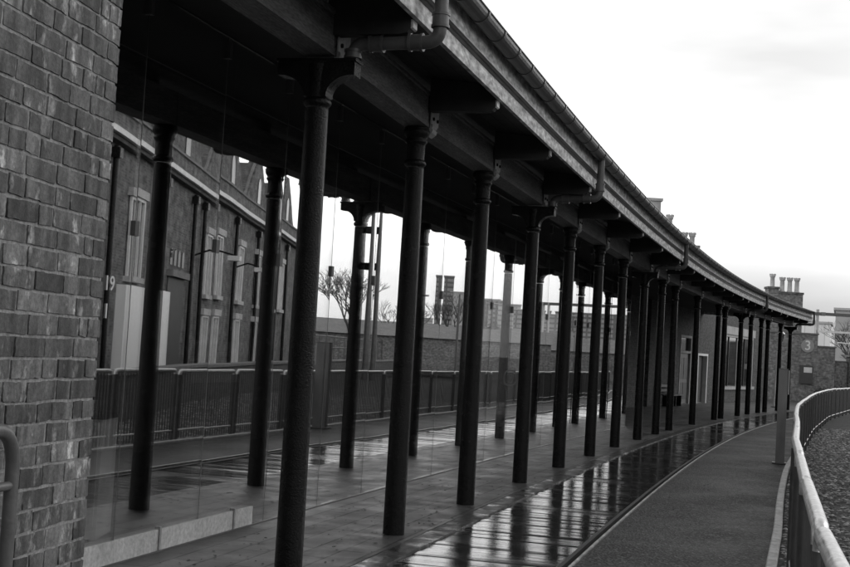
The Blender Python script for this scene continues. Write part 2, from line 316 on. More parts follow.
def parent_matrix(o):
    m = Matrix.Translation(o.location) @ o.rotation_euler.to_matrix().to_4x4()
    if o.parent: m = parent_matrix(o.parent) @ o.matrix_parent_inverse @ m
    return m
def thing(name, label, cat, loc=(0, 0, 0), rz=0, group=None):
    o = bpy.data.objects.new(name, None); COL.objects.link(o); o.location = loc; o.rotation_euler = (0, 0, rz); o.empty_display_size = .1
    o['label'] = label; o['category'] = cat
    if group: o['group'] = group
    return o
def tag(o, label, cat, group=None):
    o['label'] = label; o['category'] = cat
    if group: o['group'] = group
    return o
def struct(mb, name, mat):
    o = mb.build(name, mat); o['kind'] = 'structure'; return o
def text_part(body, size, mat, parent, loc, rot, name, depth=.004):
    cu = bpy.data.curves.new(name, 'FONT'); cu.body = body; cu.size = size; cu.extrude = depth; cu.offset = size * .012; cu.align_x = 'CENTER'; cu.align_y = 'CENTER'
    tmp = bpy.data.objects.new(name, cu); COL.objects.link(tmp)
    me = bpy.data.meshes.new_from_object(tmp.evaluated_get(bpy.context.evaluated_depsgraph_get())); bpy.data.objects.remove(tmp)
    o = bpy.data.objects.new(name, me); COL.objects.link(o); me.materials.clear(); me.materials.append(MT[mat])
    Mx = Matrix.Translation(loc) @ rot.to_4x4()
    me.transform(Mx)
    if parent: o.parent = parent; o.matrix_parent_inverse = parent_matrix(parent).inverted()
    return o

# ------------------------------------------------------------------ the curve of the platform edge (line of the columns)
K = (2.10993362e-05, 2.24687030e-04, 2.64104413e-01, -3.21389179)
def cx(Y):
    if Y < 8.8: return cx(8.8) + (Y - 8.8) * dx(8.8)
    if Y > 57: return cx(57) + (Y - 57) * dx(57)
    return ((K[0] * Y + K[1]) * Y + K[2]) * Y + K[3]
def dx(Y):
    Y = min(max(Y, 8.8), 57); return (3 * K[0] * Y + 2 * K[1]) * Y + K[2]
TY = np.arange(-12, 130, .05); TX = np.array([cx(y) for y in TY]); TS = np.concatenate([[0], np.cumsum(np.hypot(np.diff(TX), np.diff(TY)))])
def s_of(Y): return float(np.interp(Y, TY, TS))
def C(s, d=0):
    Y = float(np.interp(s, TS, TY)); X = float(np.interp(s, TS, TX)); t = dx(Y); n = math.hypot(1, t)
    return (X + d / n, Y - d * t / n)
def head(s):  # angle of the tangent from +X
    Y = float(np.interp(s, TS, TY)); return math.atan2(1, dx(Y))
def srange(a, b, step=.6):
    n = max(2, int(round((b - a) / step)) + 1); return [a + (b - a) * i / (n - 1) for i in range(n)]
S0 = s_of(-10); SEND = s_of(56.0)

# ------------------------------------------------------------------ ground
g = MB(); g.face([(-700, -300, -.16), (700, -300, -.16), (700, 1100, -.16), (-700, 1100, -.16)]); struct(g, 'ground', 'gravel')
PE = .20     # edge of the paving
g = MB(); g.sweep([(-7.5, -.3), (PE, -.3), (PE, 0.0), (-7.5, 0.0)], srange(S0, s_of(75)), C); struct(g, 'platform_pavement', 'paving')
g = MB(); g.sweep([(PE + .003, -.3), (PE + .20, -.3), (PE + .20, -.004), (PE + .003, -.004)], srange(S0, s_of(62)), C); struct(g, 'coping_strip', 'wet_stone')
g = MB(); q = s_of(1.0); BW = .216
while q < s_of(62):
    z0, z1 = -.022 + random.uniform(-.003, .003), -.022 + random.uniform(-.003, .003); e1, e2 = random.uniform(-.002, .002), random.uniform(-.002, .002)
    a_, b_ = q + .004, q + BW - .004; d0, d1 = PE + .204, 1.56
    cup = random.uniform(-.0042, .0052); n_ = 4
    pts_ = []
    for k in range(n_ + 1):
        f_ = k / n_; ss_ = a_ + (b_ - a_) * f_; zz = z0 + (z1 - z0) * f_ + cup * 4 * f_ * (1 - f_)
        pts_.append([(*C(ss_, d0), zz + e1), (*C(ss_, (d0 + d1) / 2), zz), (*C(ss_, d1), zz + e2)])
    g.grid(pts_, uvs=[[(a_ + (b_ - a_) * k / n_, d) for d in (d0, (d0 + d1) / 2, d1)] for k in range(n_ + 1)], smooth=True)
    for P_ in (pts_[0], pts_[-1]): g.face([P_[0], P_[1], P_[2], (P_[2][0], P_[2][1], -.08), (P_[0][0], P_[0][1], -.08)])
    q += BW
g.sweep([(PE + .204, -.30), (1.56, -.30), (1.56, -.081), (PE + .204, -.081)], srange(s_of(1.0), s_of(62)), C)
struct(g, 'boardwalk', 'boards')
g = MB(); g.sweep([(1.563, -.3), (1.60, -.3), (1.60, -.012), (1.563, -.012)], srange(S0, s_of(62)), C); struct(g, 'path_edging', 'timber_dark')
g = MB(); g.sweep([(1.66, -.3), (1.682, -.3), (1.682, .006), (1.66, .006)], srange(S0, s_of(62)), C); struct(g, 'path_edge_strip', 'steel')
FY = [-10, -2, 3.0, 5.1, 6.43, 8.27, 10.8, 12.53, 15.8, 18.47, 21.56, 25.09, 33.9, 45.1, 55.3, 64.0, 70]
FX = [-2.0, -.18, 1.02, 1.55, 1.93, 2.43, 3.12, 3.66, 4.58, 5.36, 6.28, 7.42, 10.28, 14.2, 18.3, 22.5, 25.5]
FTY = np.linspace(-10, 70, 1601)
def _smooth():
    y = np.interp(FTY, FY, FX); k = np.ones(61) / 61
    yp = np.concatenate([np.full(30, 0.) + (y[0] + np.arange(-30, 0) * (y[1] - y[0])), y, y[-1] + np.arange(1, 31) * (y[-1] - y[-2])])
    return np.convolve(yp, k, 'valid')
FTX = _smooth()
FS = np.concatenate([[0], np.cumsum(np.hypot(np.diff(FTX), np.diff(FTY)))])
def FC(s, d=0):
    Y = float(np.interp(s, FS, FTY)); X = float(np.interp(s, FS, FTX)); i = min(len(FTY) - 2, max(0, int((Y + 10) / .05)))
    t = (FTX[i + 1] - FTX[i]) / .05; n = math.hypot(1, t); return (X + d / n, Y - d * t / n)
def fs_of(Y): return float(np.interp(Y, FTY, FS))
# tarmac between the edge strip and the fence
g = MB()
ys = list(np.arange(-9.9, 69, .5))
for a, b in zip(ys[:-1], ys[1:]):
    sa, sb = s_of(a), s_of(b); p0 = C(sa, 1.684); p1 = C(sb, 1.684); q0 = FC(fs_of(p0[1]), -.192) if p0[1] < 68 else None; q1 = FC(fs_of(p1[1]), -.192)
    g.face([(*p0, -.006), (*q0, -.006), (*q1, -.006), (*p1, -.006)])
struct(g, 'path', 'tarmac')
g = MB(); fr = srange(fs_of(-9.5), fs_of(68), .5)
g.sweep([(-.19, -.3), (-.105, -.3), (-.105, .022), (-.115, .03), (-.18, .03), (-.19, .022)], fr, FC); struct(g, 'kerb', 'kerb')
g = MB()
for a, b in zip(fr[:-1], fr[1:]):
    p0, q0, q1, p1 = FC(a, -.103), FC(a, 14), FC(b, 14), FC(b, -.103)
    g.face([(*p0, -.03), (*q0, -.03), (*q1, -.03), (*p1, -.03)])
struct(g, 'trackbed', 'gravel')
g = MB()
for a, b in zip(fr[:-1], fr[1:]):
    p0, q0, q1, p1 = FC(a, 7.0), FC(a, 12), FC(b, 12), FC(b, 7.0)
    g.face([(*p0, -.025), (*q0, -.025), (*q1, -.025), (*p1, -.025)])
struct(g, 'dark_cinder_bed', 'cinder')

# loose ballast and tufts beyond the fence (nobody could count them)
def ballast():
    vs, fs = [], []
    ico = [(0, 0, 1), (.89, 0, .45), (.28, .85, .45), (-.72, .53, .45), (-.72, -.53, .45), (.28, -.85, .45)]
    tri = [(0, 1, 2), (0, 2, 3), (0, 3, 4), (0, 4, 5), (0, 5, 1)]
    n = 0
    while n < 30000:
        Y = 3.2 + 36 * random.random() ** 1.7; lat = -.08 + 6.5 * random.random() ** 1.1
        px, py = FC(fs_of(Y), lat)
        az_ = px / max(py, .1)
        if az_ < .24 or az_ > .62: continue
        r = random.uniform(.012, .034) * (1 + Y * .02); a = random.random() * 6.28; fl = random.uniform(.4, 1.0); k = len(vs)
        for x, y, z in ico:
            x, y, z = x * r * random.uniform(.7, 1.3), y * r * random.uniform(.6, 1.2), z * r * fl
            vs.append((px + x * math.cos(a) - y * math.sin(a), py + x * math.sin(a) + y * math.cos(a), -.03 + z - r * .15))
        fs += [(k + p, k + q, k + t) for p, q, t in tri]; n += 1
    me = bpy.data.meshes.new('ballast'); me.from_pydata(vs, [], fs); me.update()
    at = me.color_attributes.new('tone', 'FLOAT_COLOR', 'POINT')
    vals = np.repeat(rng.uniform(0, 1, len(vs) // 6) ** 1.6, 6); arr = np.zeros((len(vs), 4)); arr[:, :3] = vals[:, None]; arr[:, 3] = 1
    at.data.foreach_set('color', arr.ravel())
    m = bpy.data.materials.new('loose_ballast'); m.use_nodes = True; t = m.node_tree; b = t.nodes['Principled BSDF']; va = nd(t, 'ShaderNodeVertexColor', layer_name='tone')
    r = nd(t, 'ShaderNodeMapRange'); r.inputs[3].default_value = .03; r.inputs[4].default_value = .34; t.links.new(va.outputs[0], r.inputs[0]); t.links.new(r.outputs[0], b.inputs['Base Color']); b.inputs['Roughness'].default_value = .6
    me.materials.append(m); o = bpy.data.objects.new('ballast', me); COL.objects.link(o); o['kind'] = 'stuff'; o['label'] = 'coarse grey ballast and leaf litter beyond the curved fence'; o['category'] = 'gravel'
ballast()

def litter():
    vs, fs = [], []
    for _ in range(900):
        Y = 6.5 + 34 * random.random() ** 1.6; d = random.choice([random.uniform(-1.0, .18)] * 3 + [random.uniform(1.7, 3.0)]); x, y = C(s_of(Y), d)
        r = random.uniform(.006, .018) * (1 + Y * .015); a = random.random() * 6.28; k = len(vs)
        for j in range(5):
            t_ = a + j * 1.2566; rr_ = r * random.uniform(.4, 1.2); vs.append((x + rr_ * math.cos(t_), y + rr_ * 1.4 * math.sin(t_), .003 + random.uniform(0, .006)))
        fs.append(tuple(range(k, k + 5)))
    me = bpy.data.meshes.new('leaf_litter'); me.from_pydata(vs, [], fs); me.materials.append(MT['leaf']); o = bpy.data.objects.new('leaf_litter', me); COL.objects.link(o)
    o['kind'] = 'stuff'; o['label'] = 'small dark leaf scraps scattered over the paving and the path'; o['category'] = 'leaf litter'
litter()

# ------------------------------------------------------------------ near brick pier, each brick modelled in one mesh
PH = math.radians(90 - 10.0)          # heading of the face
pier = thing('brick_pier', 'rough brick pier filling the left edge beside the first glass panes', 'brick wall', (-1.23, 4.95, 0))
pdir = Vector((math.cos(PH), math.sin(PH), 0)); pn = Vector((pdir.y, -pdir.x, 0)); pc = Vector((-1.23, 4.95, 0))
PLEN, PDEP, PHT = 2.6, 1.62, 3.9
def pier_bricks():
    V, F, T = [], [], []
    def brick(o, u, n, w, h, tone, seed):
        # o: lower left corner on the wall face; u along; n out
        nx, nz = max(3, int(w / .022)), 4; k = len(V); d = random.uniform(0.003, .0065); sk = random.uniform(-.006, .006); sz = random.uniform(-.003, .003); ed = random.uniform(.0, .0012)
        for j in range(nz + 1):
            for i in range(nx + 1):
                fx, fz = i / nx, j / nz; p = o + u * (fx * w) + Vector((0, 0, fz * h + sk * (fx - .5)))
                q = noise.noise(p * 38 + Vector((seed, 0, 0))); q2 = noise.noise(p * 90)
                edge = (i in (0, nx)) or (j in (0, nz))
                off = d + q * .0015 + q2 * .0012 + sz * (fx - .5) - (ed if edge else 0)
                if edge: p = p + u * (q2 * .004) + Vector((0, 0, q * .003 + q2 * .002))
                V.append(p + n * off)
                t = tone * (1 + .25 * q)
                T.append(t)
        for j in range(nz):
            for i in range(nx):
                a = k + j * (nx + 1) + i; F.append((a, a + 1, a + nx + 2, a + nx + 1))
        # sides
        rim = [k + i for i in range(nx + 1)] + [k + (j + 1) * (nx + 1) - 1 for j in range(1, nz + 1)] + [k + nz * (nx + 1) + i for i in range(nx - 1, -1, -1)] + [k + j * (nx + 1) for j in range(nz - 1, 0, -1)]
        b = len(V)
        nr_ = len(rim)
        for q in rim: V.append(Vector(V[q])); T.append(T[q])
        for q in rim: V.append(Vector(V[q]) - n * .03); T.append(T[q])
        for i in range(nr_): j = (i + 1) % nr_; F.append((b + j, b + i, b + nr_ + i, b + nr_ + j))
    z = .004; row = 0
    while z < PHT - .08:
        h = .063 + random.uniform(-.002, .002)
        for face in (0, 1):
            length = PLEN if face == 0 else PDEP
            u = -pdir if face == 0 else Vector((-pn.x, -pn.y, 0)); n = pn if face == 0 else pdir
            x = 0.0
            first = {0: .215, 1: .102, 2: .215, 3: .102}[row % 4] if face == 0 else {0: .102, 1: .215, 2: .102, 3: .215}[row % 4]
            k = 0
            while x < length - .05:
                w = first if k == 0 else random.choice([.215, .215, .215, .102, .16])
                if k == 1 and row % 4 == 1 and face == 0: w = .065
                w = min(w, length - x) * random.uniform(.97, 1.0)
                tone = random.choice([random.uniform(.07, .11)] * 3 + [random.uniform(.11, .17)] + [random.uniform(.045, .065)])
                o_ = pc + u * x + Vector((0, 0, z))
                if face == 0: brick(o_ + u * w, -u, n, w, h, tone, row * 7 + k)
                else: brick(o_, u, n, w, h, tone, row * 5 + k)
                x += w + .0125 + random.uniform(-.002, .003); k += 1
        z += h + .012; row += 1
    me = bpy.data.meshes.new('brickwork'); me.from_pydata([tuple(v) for v in V], [], F); me.polygons.foreach_set('use_smooth', [True] * len(F)); me.update()
    at = me.color_attributes.new('tone', 'FLOAT_COLOR', 'POINT'); arr = np.ones((len(V), 4)); arr[:, :3] = np.array(T)[:, None]; at.data.foreach_set('color', arr.ravel())
    m = bpy.data.materials.new('old_brick_faces'); m.use_nodes = True; t = m.node_tree; b = t.nodes['Principled BSDF']; va = nd(t, 'ShaderNodeVertexColor', layer_name='tone')
    co = nd(t, 'ShaderNodeTexCoord')
    # vertical light and dark kiss marks, plus pitting
    mp = nd(t, 'ShaderNodeMapping'); mp.inputs['Scale'].default_value = (14, 14, 3.5); t.links.new(co.outputs['Object'], mp.inputs[0])
    n1 = nd(t, 'ShaderNodeTexNoise'); n1.inputs['Scale'].default_value = 1.2; n1.inputs['Detail'].default_value = 4; t.links.new(mp.outputs[0], n1.inputs['Vector'])
    r1 = nd(t, 'ShaderNodeMapRange'); r1.inputs[1].default_value = .35; r1.inputs[2].default_value = .72; r1.inputs[3].default_value = .6; r1.inputs[4].default_value = 1.8; t.links.new(n1.outputs[0], r1.inputs[0])
    n2 = nd(t, 'ShaderNodeTexNoise'); n2.inputs['Scale'].default_value = 70; n2.inputs['Detail'].default_value = 6; n2.inputs['Roughness'].default_value = .7; t.links.new(co.outputs['Object'], n2.inputs['Vector'])
    r2 = nd(t, 'ShaderNodeMapRange'); r2.inputs[1].default_value = .3; r2.inputs[2].default_value = .7; r2.inputs[3].default_value = .55; r2.inputs[4].default_value = 1.35; t.links.new(n2.outputs[0], r2.inputs[0])
    mp4 = nd(t, 'ShaderNodeMapping'); mp4.inputs['Scale'].default_value = (11, 11, 7); mp4.inputs['Location'].default_value = (3, 1, 2); t.links.new(co.outputs['Object'], mp4.inputs[0])
    n4 = nd(t, 'ShaderNodeTexNoise'); n4.inputs['Scale'].default_value = 1.0; n4.inputs['Detail'].default_value = 5; n4.inputs['Roughness'].default_value = .6; t.links.new(mp4.outputs[0], n4.inputs['Vector'])
    r4 = nd(t, 'ShaderNodeMapRange'); r4.inputs[1].default_value = .58; r4.inputs[2].default_value = .66; r4.inputs[3].default_value = 1.0; r4.inputs[4].default_value = 3.0; t.links.new(n4.outputs[0], r4.inputs[0])
    a4 = nd(t, 'ShaderNodeMath', operation='MULTIPLY'); t.links.new(r1.outputs[0], a4.inputs[0]); t.links.new(r4.outputs[0], a4.inputs[1]); r1 = a4
    a1 = nd(t, 'ShaderNodeMath', operation='MULTIPLY'); t.links.new(r1.outputs[0], a1.inputs[0]); t.links.new(r2.outputs[0], a1.inputs[1])
    mx = nd(t, 'ShaderNodeVectorMath', operation='SCALE'); t.links.new(va.outputs[0], mx.inputs[0]); t.links.new(a1.outputs[0], mx.inputs['Scale']); t.links.new(mx.outputs[0], b.inputs['Base Color'])
    b.inputs['Roughness'].default_value = .82
    bp = nd(t, 'ShaderNodeBump'); bp.inputs['Strength'].default_value = .7; bp.inputs['Distance'].default_value = .004; t.links.new(n2.outputs[0], bp.inputs['Height']); t.links.new(bp.outputs[0], b.inputs['Normal'])
    me.materials.append(m); o = bpy.data.objects.new('brickwork', me); COL.objects.link(o); o.parent = pier; o.matrix_parent_inverse = parent_matrix(pier).inverted()
pier_bricks()
mm = MB(); cc = pc - pdir * (PLEN / 2 + .002) - pn * (PDEP / 2 - .0035); mm.box((cc.x, cc.y, PHT / 2), (PLEN - .008, PDEP - .008, PHT), rz=PH)
MT['mortar'] = gmat('rough_lime_mortar', .18, .30, rough=.9, scale=18, bump=.8, bscale=90, dist=.004, fine=(60, .75, 1.2))
mm.build('mortar_core', 'mortar', pier)

# hoop handrail by the pier
def rounded(pts, r=.12, n=6):
    P = [Vector(p) for p in pts]; o = [P[0]]
    for i in range(1, len(P) - 1):
        a = (P[i - 1] - P[i]).normalized(); b = (P[i + 1] - P[i]).normalized(); A = P[i] + a * r; B = P[i] + b * r
        for k in range(n + 1):
            t = k / n; o.append(A * (1 - t) ** 2 + P[i] * 2 * t * (1 - t) + B * t * t)
    o.append(P[-1]); return o
hx, hy = -1.195, 3.9
hr = thing('hoop_handrail', 'dark tubular steel hoop rail against the near brick pier', 'handrail', (hx, hy, 0))
hd = Vector((pdir.x, pdir.y, 0))
e = Vector((hx, hy, 0)); b0 = e - hd * 1.3
MB().tube(rounded([e + Vector((0, 0, -.05)), e + Vector((0, 0, 1.30)), b0 + Vector((0, 0, 1.30)), b0 + Vector((0, 0, -.05))], .13, 8), .021, 14).build('hoop_tube', 'steel_dark', hr)
MB().tube([e + Vector((0, 0, 1.13)), b0 + Vector((0, 0, 1.13))], .014, 10).build('cross_rail', 'steel_dark', hr)

# ------------------------------------------------------------------ columns
CY = [8.79, 11.38, 13.92, 16.67, 19.32, 22.01, 24.64, 27.44, 30.0, 32.1, 36.05, 40.16, 41.45, 44.8, 46.86, 49.06, 50.49, 53.17, 55.3]
CO = [0.06] + [0] * 18
CS = [s_of(y) for y in CY]
PIPED = (0, 3, 7, 13, 18)
def fluted_bump(): pass
def make_column(piped):
    t = thing('cast_iron_column', 'x', 'column')
    p = [(.0945, -.02)]
    for i in range(15): f_ = i / 14; p.append((.0945 - .0155 * f_, 3.20 * f_))
    MB().lathe(p, n=28).build('shaft', 'iron', t)
    MB().lathe([(.079, 3.21), (.090, 3.22), (.096, 3.23), (.098, 3.24), (.096, 3.25), (.090, 3.26), (.079, 3.27)], n=28).build('neck_ring', 'iron', t)
    if piped:
        MB().lathe([(.079, 3.271), (.080, 3.32), (.083, 3.42), (.09, 3.50)], n=28).build('neck', 'iron', t)
        # two-sided bracket head curving out to a hopper box
        m = MB(); arc = [(.08, 3.275)] + [(.26 - .18 * math.cos(a), 3.28 + .14 * math.sin(a)) for a in [k * PI / 2 / 8 for k in range(1, 9)]]
        prof = arc + [(.275, 3.42), (.275, 3.51), (-.275, 3.51), (-.275, 3.42)] + [(-x, z) for x, z in arc[::-1]]
        m.prism([(x, -.07, z) for x, z in prof], Vector((0, 0, 0)), Vector((0, .14, 0)))
        m.build('bracket_head', 'iron', t)
        MB().box((0, 0, 3.522), (.57, .16, .02)).build('cap_plate', 'iron', t)
    else:
        MB().lathe([(.079, 3.271), (.080, 3.39), (.083, 3.41), (.096, 3.425), (.099, 3.44), (.090, 3.45), (.094, 3.465), (.110, 3.49), (.116, 3.51), (.116, 3.53), (.108, 3.54), (.108, 3.555)], n=28).build('capital', 'iron', t)
    return t
protoA = make_column(False); protoB = make_column(True)
used = {}
def copy_tree(o, parent=None):
    c = o.copy(); COL.objects.link(c)
    if parent is not None: c.parent = parent
    for ch in [q for q in bpy.data.objects if q.parent == o]: copy_tree(ch, c)
    return c
lab = ['nearest black iron column with a beaded wet surface', 'second black iron column from the near end', 'third black iron column from the near end',
       'fourth black iron column, under the second downpipe', 'fifth black iron column from the near end', 'sixth black iron column from the near end',
       'seventh black iron column, at the last glass panes', 'eighth black iron column, under the third downpipe', 'ninth black iron column, before the dark brick wall',
       'tenth black iron column, left of the grey door', 'black iron column standing just right of the grey door', 'left one of the close pair of black columns',
       'right one of the close pair of black columns', 'black iron column in front of the left window, under the fourth downpipe', 'fifth black iron column from the far canopy end',
       'fourth black iron column from the far canopy end', 'third black iron column from the far canopy end', 'last but one black column at the far canopy end', 'last black iron column, at the far end under the end downpipe']
for i, s in enumerate(CS):
    pr = protoB if i in PIPED else protoA; key = id(pr)
    if key not in used: o = pr; used[key] = 1
    else: o = copy_tree(pr)
    x, y = C(s, CO[i]); o.location = (x, y, 0); o.rotation_euler = (0, 0, head(s) - PI / 2)
    o['label'] = lab[i]; o['category'] = 'column'; o['group'] = 'black iron columns along the platform edge'

# ------------------------------------------------------------------ canopy
canopy = thing('platform_canopy', 'long curved station canopy with pale fascia and ribbed gutter', 'canopy', (*C(s_of(5)), 3.5))
SA = s_of(-2); sr = srange(SA, SEND, .5)
FD = .72
MB().sweep([(FD, 3.80), (FD + .035, 3.80), (FD + .035, 3.925), (FD, 3.925)], sr, C).build('lower_fascia', 'timber_paint', canopy)
m = MB()
m.sweep([(FD, 3.927), (FD + .040, 3.927), (FD + .060, 3.937), (FD + .040, 3.947), (FD + .030, 3.950), (FD + .030, 3.962), (FD + .050, 3.965), (FD + .070, 3.976), (FD + .050, 3.987), (FD + .026, 3.989), (FD + .026, 3.998), (FD + .044, 4.002), (FD + .044, 4.010), (FD + .024, 4.012), (FD, 4.012)], sr, C)
m.build('fascia_moulding', 'moulding', canopy)
MB().sweep([(FD, 4.014), (FD + .022, 4.014), (FD + .022, 4.20), (FD, 4.20)], sr, C).build('upper_fascia', 'timber_paint', canopy)
# gutter: half round with collars at the joints
m = MB(); gp = [(FD + .115 + .078 * math.cos(a), 4.215 + .078 * math.sin(a)) for a in [PI + k * PI / 10 for k in range(11)]]
gi = [(FD + .115 + .069 * math.cos(a), 4.215 + .069 * math.sin(a)) for a in [2 * PI - k * PI / 10 for k in range(11)]]
m.sweep(gp + [(FD + .203, 4.218), (FD + .203, 4.226)] + gi[0:], sr, C, smooth=False)
gut = m.build('gutter', 'gutter', canopy)
for p in gut.data.polygons: p.use_smooth = True
m = MB()
q = SA + .3
while q < SEND - .2:
    gj = [(FD + .115 + .086 * math.cos(a), 4.217 + .086 * math.sin(a)) for a in [PI + k * PI / 10 for k in range(11)]]
    gk = [(FD + .115 + .079 * math.cos(a), 4.217 + .079 * math.sin(a)) for a in [2 * PI - k * PI / 10 for k in range(11)]]
    m.sweep(gj + gk, [q, q + .045], C); q += .61
m.build('gutter_collars', 'gutter', canopy)['kind'] = 'stuff'
# roof
m = MB(); RP = .20
m.sweep([(FD + .07, 4.205), (FD + .07, 4.225), (-6.4, 4.225 + (FD + 6.47) * RP), (-6.4, 4.19 + (FD + 6.47) * RP)], sr, C); m.build('roof', 'slate', canopy)
MB().sweep([(FD - .30, 4.303), (FD + .075, 4.228), (FD + .075, 4.24), (FD - .30, 4.315)], sr, C).build('eaves_strip', 'pale_roof', canopy)  # pale strip along the roof edge behind the gutter
# soffit boards
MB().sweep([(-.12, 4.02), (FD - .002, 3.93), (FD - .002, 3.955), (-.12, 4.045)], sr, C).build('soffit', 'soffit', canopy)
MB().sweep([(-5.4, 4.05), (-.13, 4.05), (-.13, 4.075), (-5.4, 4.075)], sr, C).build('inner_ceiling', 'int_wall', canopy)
# end boards closing the canopy at its far end
m = MB(); a = C(SEND + .002, -5.4); b = C(SEND + .002, FD)
P0 = Vector((a[0], a[1], 4.0)); P1 = Vector((b[0], b[1], 3.8)); P2 = Vector((b[0], b[1], 4.19)); P3 = Vector((a[0], a[1], 5.40)); tn = Vector((math.cos(head(SEND)), math.sin(head(SEND)), 0))
m.prism([P0, P1, P2, P3], Vector((0, 0, 0)), tn * .03); m.build('end_gable_board', 'timber_paint', canopy)
# beams
edges = [s_of(2.0)] + CS
for i in range(len(edges) - 1):
    a = edges[i] + (.012 if i else 0); b = edges[i + 1] - .012
    o1 = CO[i - 1] if i else .05; o2 = CO[i]
    off = lambda q, d, a=a, b=b, o1=o1, o2=o2: C(q, d + o1 + (o2 - o1) * (q - a) / (b - a))
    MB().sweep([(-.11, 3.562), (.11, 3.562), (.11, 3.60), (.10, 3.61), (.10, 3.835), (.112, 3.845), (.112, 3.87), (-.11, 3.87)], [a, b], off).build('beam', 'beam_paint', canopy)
m0 = None
for i, s in enumerate(CS):
    # joist from beam to fascia with a rounded nose
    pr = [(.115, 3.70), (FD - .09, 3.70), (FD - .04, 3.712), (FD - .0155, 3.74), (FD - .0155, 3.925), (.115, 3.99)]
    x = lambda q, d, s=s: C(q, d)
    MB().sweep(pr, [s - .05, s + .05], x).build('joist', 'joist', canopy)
    MB().sweep([(FD - .014, 3.735), (FD - .0, 3.745), (FD - .0, 3.797), (FD - .014, 3.797)], [s - .052, s + .052], x).build('joist_lit_end', 'timber_paint', canopy)  # added pale plate: sky light on the joist nose, set by colour
    if i > 1:
        sm_ = (s + CS[i - 1]) / 2
        if CS[i] - CS[i - 1] > 3.2: MB().sweep(pr, [sm_ - .05, sm_ + .05], x).build('joist', 'joist', canopy)
    # bolted shoe on the start of the next beam
    if i < 18:
        m = MB(); m.sweep([(.112, 3.60), (.122, 3.60), (.122, 3.81), (.112, 3.81)], [s + .015, s + .26], lambda q, d, i=i: C(q, d + CO[i]))
        sh = m.build('beam_plate', 'shoe', canopy)
        for zz, so in ((3.65, .07), (3.76, .07), (3.65, .20), (3.76, .20)):
            bx, by = C(s + so, .122 + CO[i]); h_ = head(s) - PI / 2
            MB().tube([(bx, by, zz), (bx + .014 * math.cos(h_), by + .014 * math.sin(h_), zz)], .016, 6).build('bolt', 'iron', sh)
        m = MB(); m.sweep([(.09, 3.49), (.13, 3.52), (.14, 3.548), (.125, 3.56), (.135, 3.575), (.135, 3.595), (.09, 3.598)], [s + .02, s + .17], lambda q, d, i=i: C(q, d + CO[i]))
        m.build('corbel', 'shoe', sh)
# downpipes
for i in PIPED:
    s = CS[i] + (.0 if i != 18 else .0); h_ = head(s) - PI / 2; n = Vector((math.cos(h_), math.sin(h_), 0)); tt = Vector((-n.y, n.x, 0))
    x0, y0 = C(s, CO[i]); B = Vector((x0, y0, 0)); do = .835 if i != 18 else .95
    pts = rounded([B + n * .235 + Vector((0, 0, 3.54)), B + n * .235 + Vector((0, 0, 3.645)), B + n * do + Vector((0, 0, 3.655)), B + n * do + Vector((0, 0, 4.20))], .095, 7)
    pts = [p for p in pts]
    dp = MB().tube(pts, .046, 14).build('downpipe', 'pipe', canopy)
    def collar(p, ax, r=.056, l=.05):
        for o_ in (-l, l - .018): MB().tube([p + ax * o_, p + ax * (o_ + .018)], r + .006, 14).build('collar', 'pipe', dp)
        MB().tube([p - ax * l, p + ax * l], r, 14).build('collar', 'pipe', dp)
    collar(B + n * do + Vector((0, 0, 3.80)), Vector((0, 0, 1)))
    collar(B + n * (do - .16) + Vector((0, 0, 3.653)), n)
    collar(B + n * .40 + Vector((0, 0, 3.646)), n)
    collar(B + n * .235 + Vector((0, 0, 3.575)), Vector((0, 0, 1)), l=.03)

# ------------------------------------------------------------------ glass screen
GJ = [(-3.14, 5.2), (-2.78, 6.5), (-2.42, 7.8), (-2.06, 9.1), (-1.697, 10.4), (-1.327, 11.7), (-.952, 13.0), (-.572, 14.3), (-.181, 15.62), (.217, 16.95), (.619, 18.28), (1.02, 19.6), (1.42, 20.9)]
for k in range(1, 10):
    yy = 20.9 + 1.322 * k; u = yy - 20.9; GJ.append((1.42 + .306 * u + .00113 * u * u, yy))
screen = thing('glass_screen', 'frameless curved glass wall under the canopy reflecting the sky', 'glass wall', (-1.9, 9.1, 0))
GT = 4.04
for k in range(len(GJ) - 1):
    a = Vector((*GJ[k], 0)); b = Vector((*GJ[k + 1], 0)); t = (b - a).normalized(); n = Vector((t.y, -t.x, 0)); L_ = (b - a).length
    a2 = a + t * .006; b2 = b - t * .006; mid = (a2 + b2) / 2
    pane = MB().box((mid.x, mid.y, (GT + .012) / 2), ((b2 - a2).length, .012, GT - .012), rz=math.atan2(t.y, t.x)).build('glass_panel', 'glass', screen)
    # foot clamps
    for f_ in ((.5,) if k < 6 else ()):
        p = a + t * L_ * f_
        MB().box((p.x + n.x * .018, p.y + n.y * .018, .10), (.026, .02, .17), rz=math.atan2(t.y, t.x)).build('foot_clamp', 'shoe', pane)
    # patch fitting at the joint, and a thin seal strip
    p = b; rz = math.atan2(t.y, t.x)
    MB().box((p.x, p.y, 2.34), (.062, .05, .105), rz=rz).build('patch_fitting', 'steel_dark', pane)
    MB().box((p.x, p.y, GT / 2), (.008, .014, GT - .02), rz=rz).build('seal_strip', 'steel_dark', pane)
    MB().box((p.x, p.y, 3.93), (.05, .06, .14), rz=rz).build('top_fitting', 'steel_dark', pane)
fl = MB()
for k in range(len(GJ) - 1):
    a = Vector((*GJ[k], .005)); b = Vector((*GJ[k + 1], .005)); pa = C(s_of(GJ[k][1] + 1.0), -5.2); pb = C(s_of(GJ[k + 1][1] + 1.0), -5.2)
    fl.face([(*pa, .005), tuple(a), tuple(b), (*pb, .005)])
struct(fl, 'hall_floor', 'int_floor')
